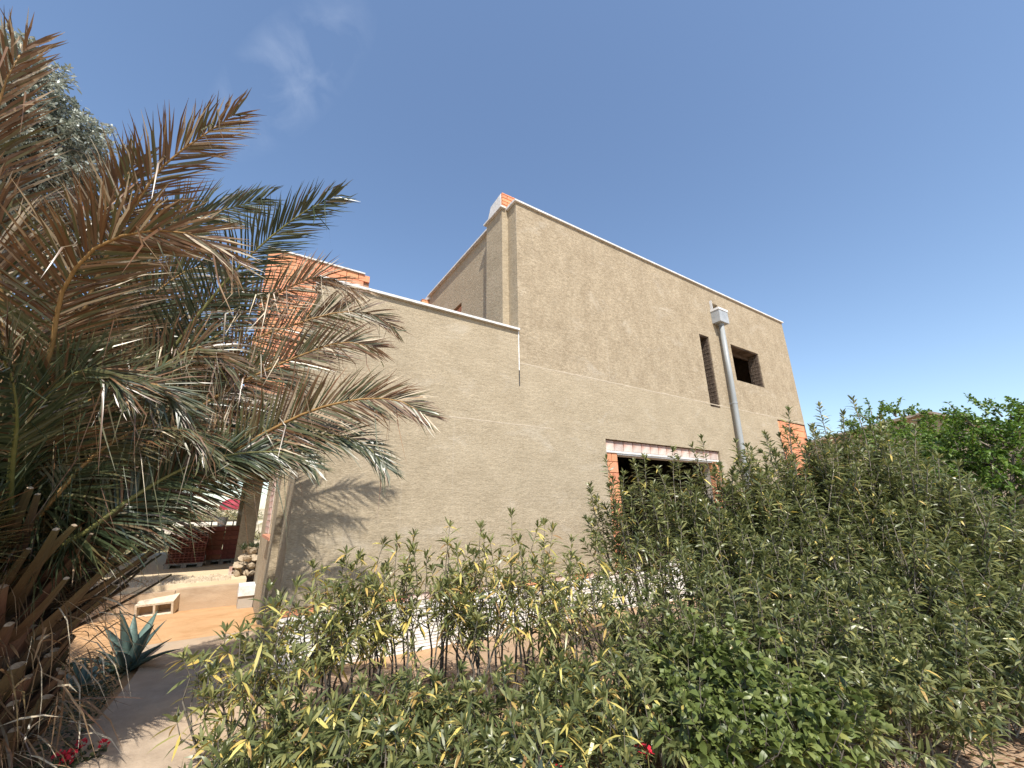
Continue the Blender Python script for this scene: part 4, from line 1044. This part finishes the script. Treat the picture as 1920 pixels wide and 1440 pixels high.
broad = [((1285, 1150), 3.35), ((1360, 1170), 3.3), ((1420, 1190), 3.3), ((1300, 1260), 2.95), ((1380, 1280), 2.95), ((1470, 1270), 3.15), ((1540, 1260), 3.4)]
for i, (px, d) in enumerate(sorted(broad)):
    oleander(at_dist(*px, d), .22, 'bright green broad-leaved sapling, %s from the left among the hedge front' % ORD[i], 'broad-leaved saplings', nst=6, leaf=.085, lw=.036, yellow=.0, bare=.2, tw=2, name='broadleaf_sapling', mat='broad', dens=.6)

# ================================================================== AGAVES
def agave(base, nleaf, L0, label, tilt0=.25):
    e = empty('agave', tuple(base), label, 'agave', 'agaves')
    for i in range(nleaf):
        f_ = i / nleaf; az = i * 2.4 + .3; el = math.radians(82 - 62 * f_ ** .9) ; Lf = L0 * (.8 + .25 * math.sin(i * 1.7)) * (1 - .15 * f_)
        mb = MB(); S = 7; vs = []
        for j in range(S):
            u_ = j / (S - 1); w = L0 * .092 * (math.sin(min(1, u_ * 1.7 + .25) * math.pi / 2) if u_ < .45 else max(.01, (1 - u_) / .55) ** .85)
            e_ = el - .35 * u_; r_ = Lf * u_ * math.cos(el - .18 * u_) + .03; z = Lf * u_ * math.sin(el - .18 * u_)
            for (a, hgt) in ((-w, w * .45), (0, 0), (w, w * .45), (0, -.02 * L0 * (1 - u_) - .002)):
                vs.append((a, r_ - hgt * math.sin(el), z + hgt * math.cos(el)))
        fs = [(j * 4 + k, j * 4 + (k + 1) % 4, (j + 1) * 4 + (k + 1) % 4, (j + 1) * 4 + k) for j in range(S - 1) for k in range(4)]
        me = mb.add(vs, fs).mesh('leaf', M['agave'], smooth=True)
        o = inst('leaf', me, base, e, (0, 0, az))
    return e
a1 = at_z(238, 1252, GZ + .03); agave((a1[0], a1[1], GZ), 15, .66, 'dark blue-green agave with upright leaves at the path edge')
a2 = at_z(150, 1295, GZ + .03); agave((a2[0], a2[1], GZ), 12, .34, 'small agave half hidden beside the palm trunk')
a3 = at_dist(1000, 1470, 2.75); agave((a3[0], a3[1], ground_z(a3[0], a3[1])), 14, a3[2] * .0 + .50, 'blue-grey agave leaves poking up at the bottom of the hedge')

# ================================================================== GROUND COVER, FLOWERS, LITTER
n = 9000
xy = np.column_stack([rng.uniform(-1.9, -.64, n), rng.uniform(-2.6, 1.5, n)])
dens_ = np.sin(xy[:, 0] * 5) * np.cos(xy[:, 1] * 4.1) + rng.normal(0, .5, n) > -.55
xy = xy[dens_]; n = len(xy)
Pq = np.column_stack([xy, GZ + .02 + rng.random(n) * .07]); Dq = np.column_stack([rng.normal(0, 1, (n, 2)), rng.uniform(.1, 1.1, n)])
gcv = link('ground_cover', leaves_mesh('ground_cover', Pq, Dq, rng.uniform(.03, .075, n), rng.uniform(.01, .02, n), rng.uniform(0, .5, n), rng.random(n) ** 1.5, M['weed'], (0, 0, 0)))
tag(gcv, 'dark low ground cover between the palm trunk and the path', 'ground cover', kind='stuff')

def geranium(px, py, z, label, nfl):
    q = at_z(px, py, z); b = (q[0], q[1], ground_z(q[0], q[1])); e = empty('geranium', b, label, 'flower', 'red geraniums')
    mb = MB(); n_ = 60; h = z - b[2]
    Pq = np.column_stack([b[0] + rng.normal(0, .06, n_), b[1] + rng.normal(0, .06, n_), b[2] + rng.random(n_) * h * .8])
    link('foliage', leaves_mesh('foliage', Pq, rng.normal(0, 1, (n_, 3)) + [0, 0, .4], rng.uniform(.03, .05, n_), np.full(n_, .035), np.full(n_, .2), rng.random(n_) * .7, M['weed'], b), e, 'stuff')
    for k in range(nfl):
        fx, fy, fz = q[0] + random.gauss(0, .05), q[1] + random.gauss(0, .05), z + random.uniform(-.02, .03)
        mb.tube([(b[0], b[1], b[2]), (fx, fy, fz)], .003, 4)
        fl = MB()
        for j in range(14):
            a = j * 2.4; el = random.uniform(-.2, 1.4); r = .028
            c = np.array([fx + r * math.cos(a) * math.cos(el), fy + r * math.sin(a) * math.cos(el), fz + r * math.sin(el)])
            t1 = nrm(rng.normal(0, 1, 3)) * .012; t2 = nrm(rng.normal(0, 1, 3)) * .012
            fl.add([c - t1, c - t2, c + t1, c + t2], [(0, 1, 2, 3)])
        fl.build('flower', M['petal'], e, recalc=False)
    mb.build('stems', M['petiole_green'], e)
geranium(440, 1418, .22, 'red geranium flowering at the left foot of the hedge', 2)
geranium(120, 1425, .2, 'dull red geranium in the shade at the bottom left', 4)
geranium(165, 1400, .2, 'red geranium at the shaded path edge', 2)
geranium(1215, 1408, .38, 'red geranium bloom low in the hedge front', 2)
geranium(1100, 1432, .36, 'small red bloom at the bottom of the hedge', 1)

n = 5200
c_ = rng.uniform(0, 1, n); bx = .5 + c_ * 5.0 + rng.normal(0, .25, n); by = -1.7 - c_ * 2.5 + rng.normal(0, .75, n)
ok = bx > .62; bx, by = bx[ok], by[ok]; n = len(bx)
gz_ = np.array([ground_z(a, b) for a, b in zip(bx, by)]) + .012
lit = link('leaf_litter', leaves_mesh('leaf_litter', np.column_stack([bx, by, gz_]), np.column_stack([rng.normal(0, 1, (n, 2)), rng.normal(0.1, .15, n)]), rng.uniform(.05, .11, n), np.full(n, .018), rng.uniform(-.1, .1, n), rng.random(n), M['litter'], (0, 0, 0)))
tag(lit, 'dry brown fallen leaves on the soil under the hedge', 'leaves', kind='stuff')
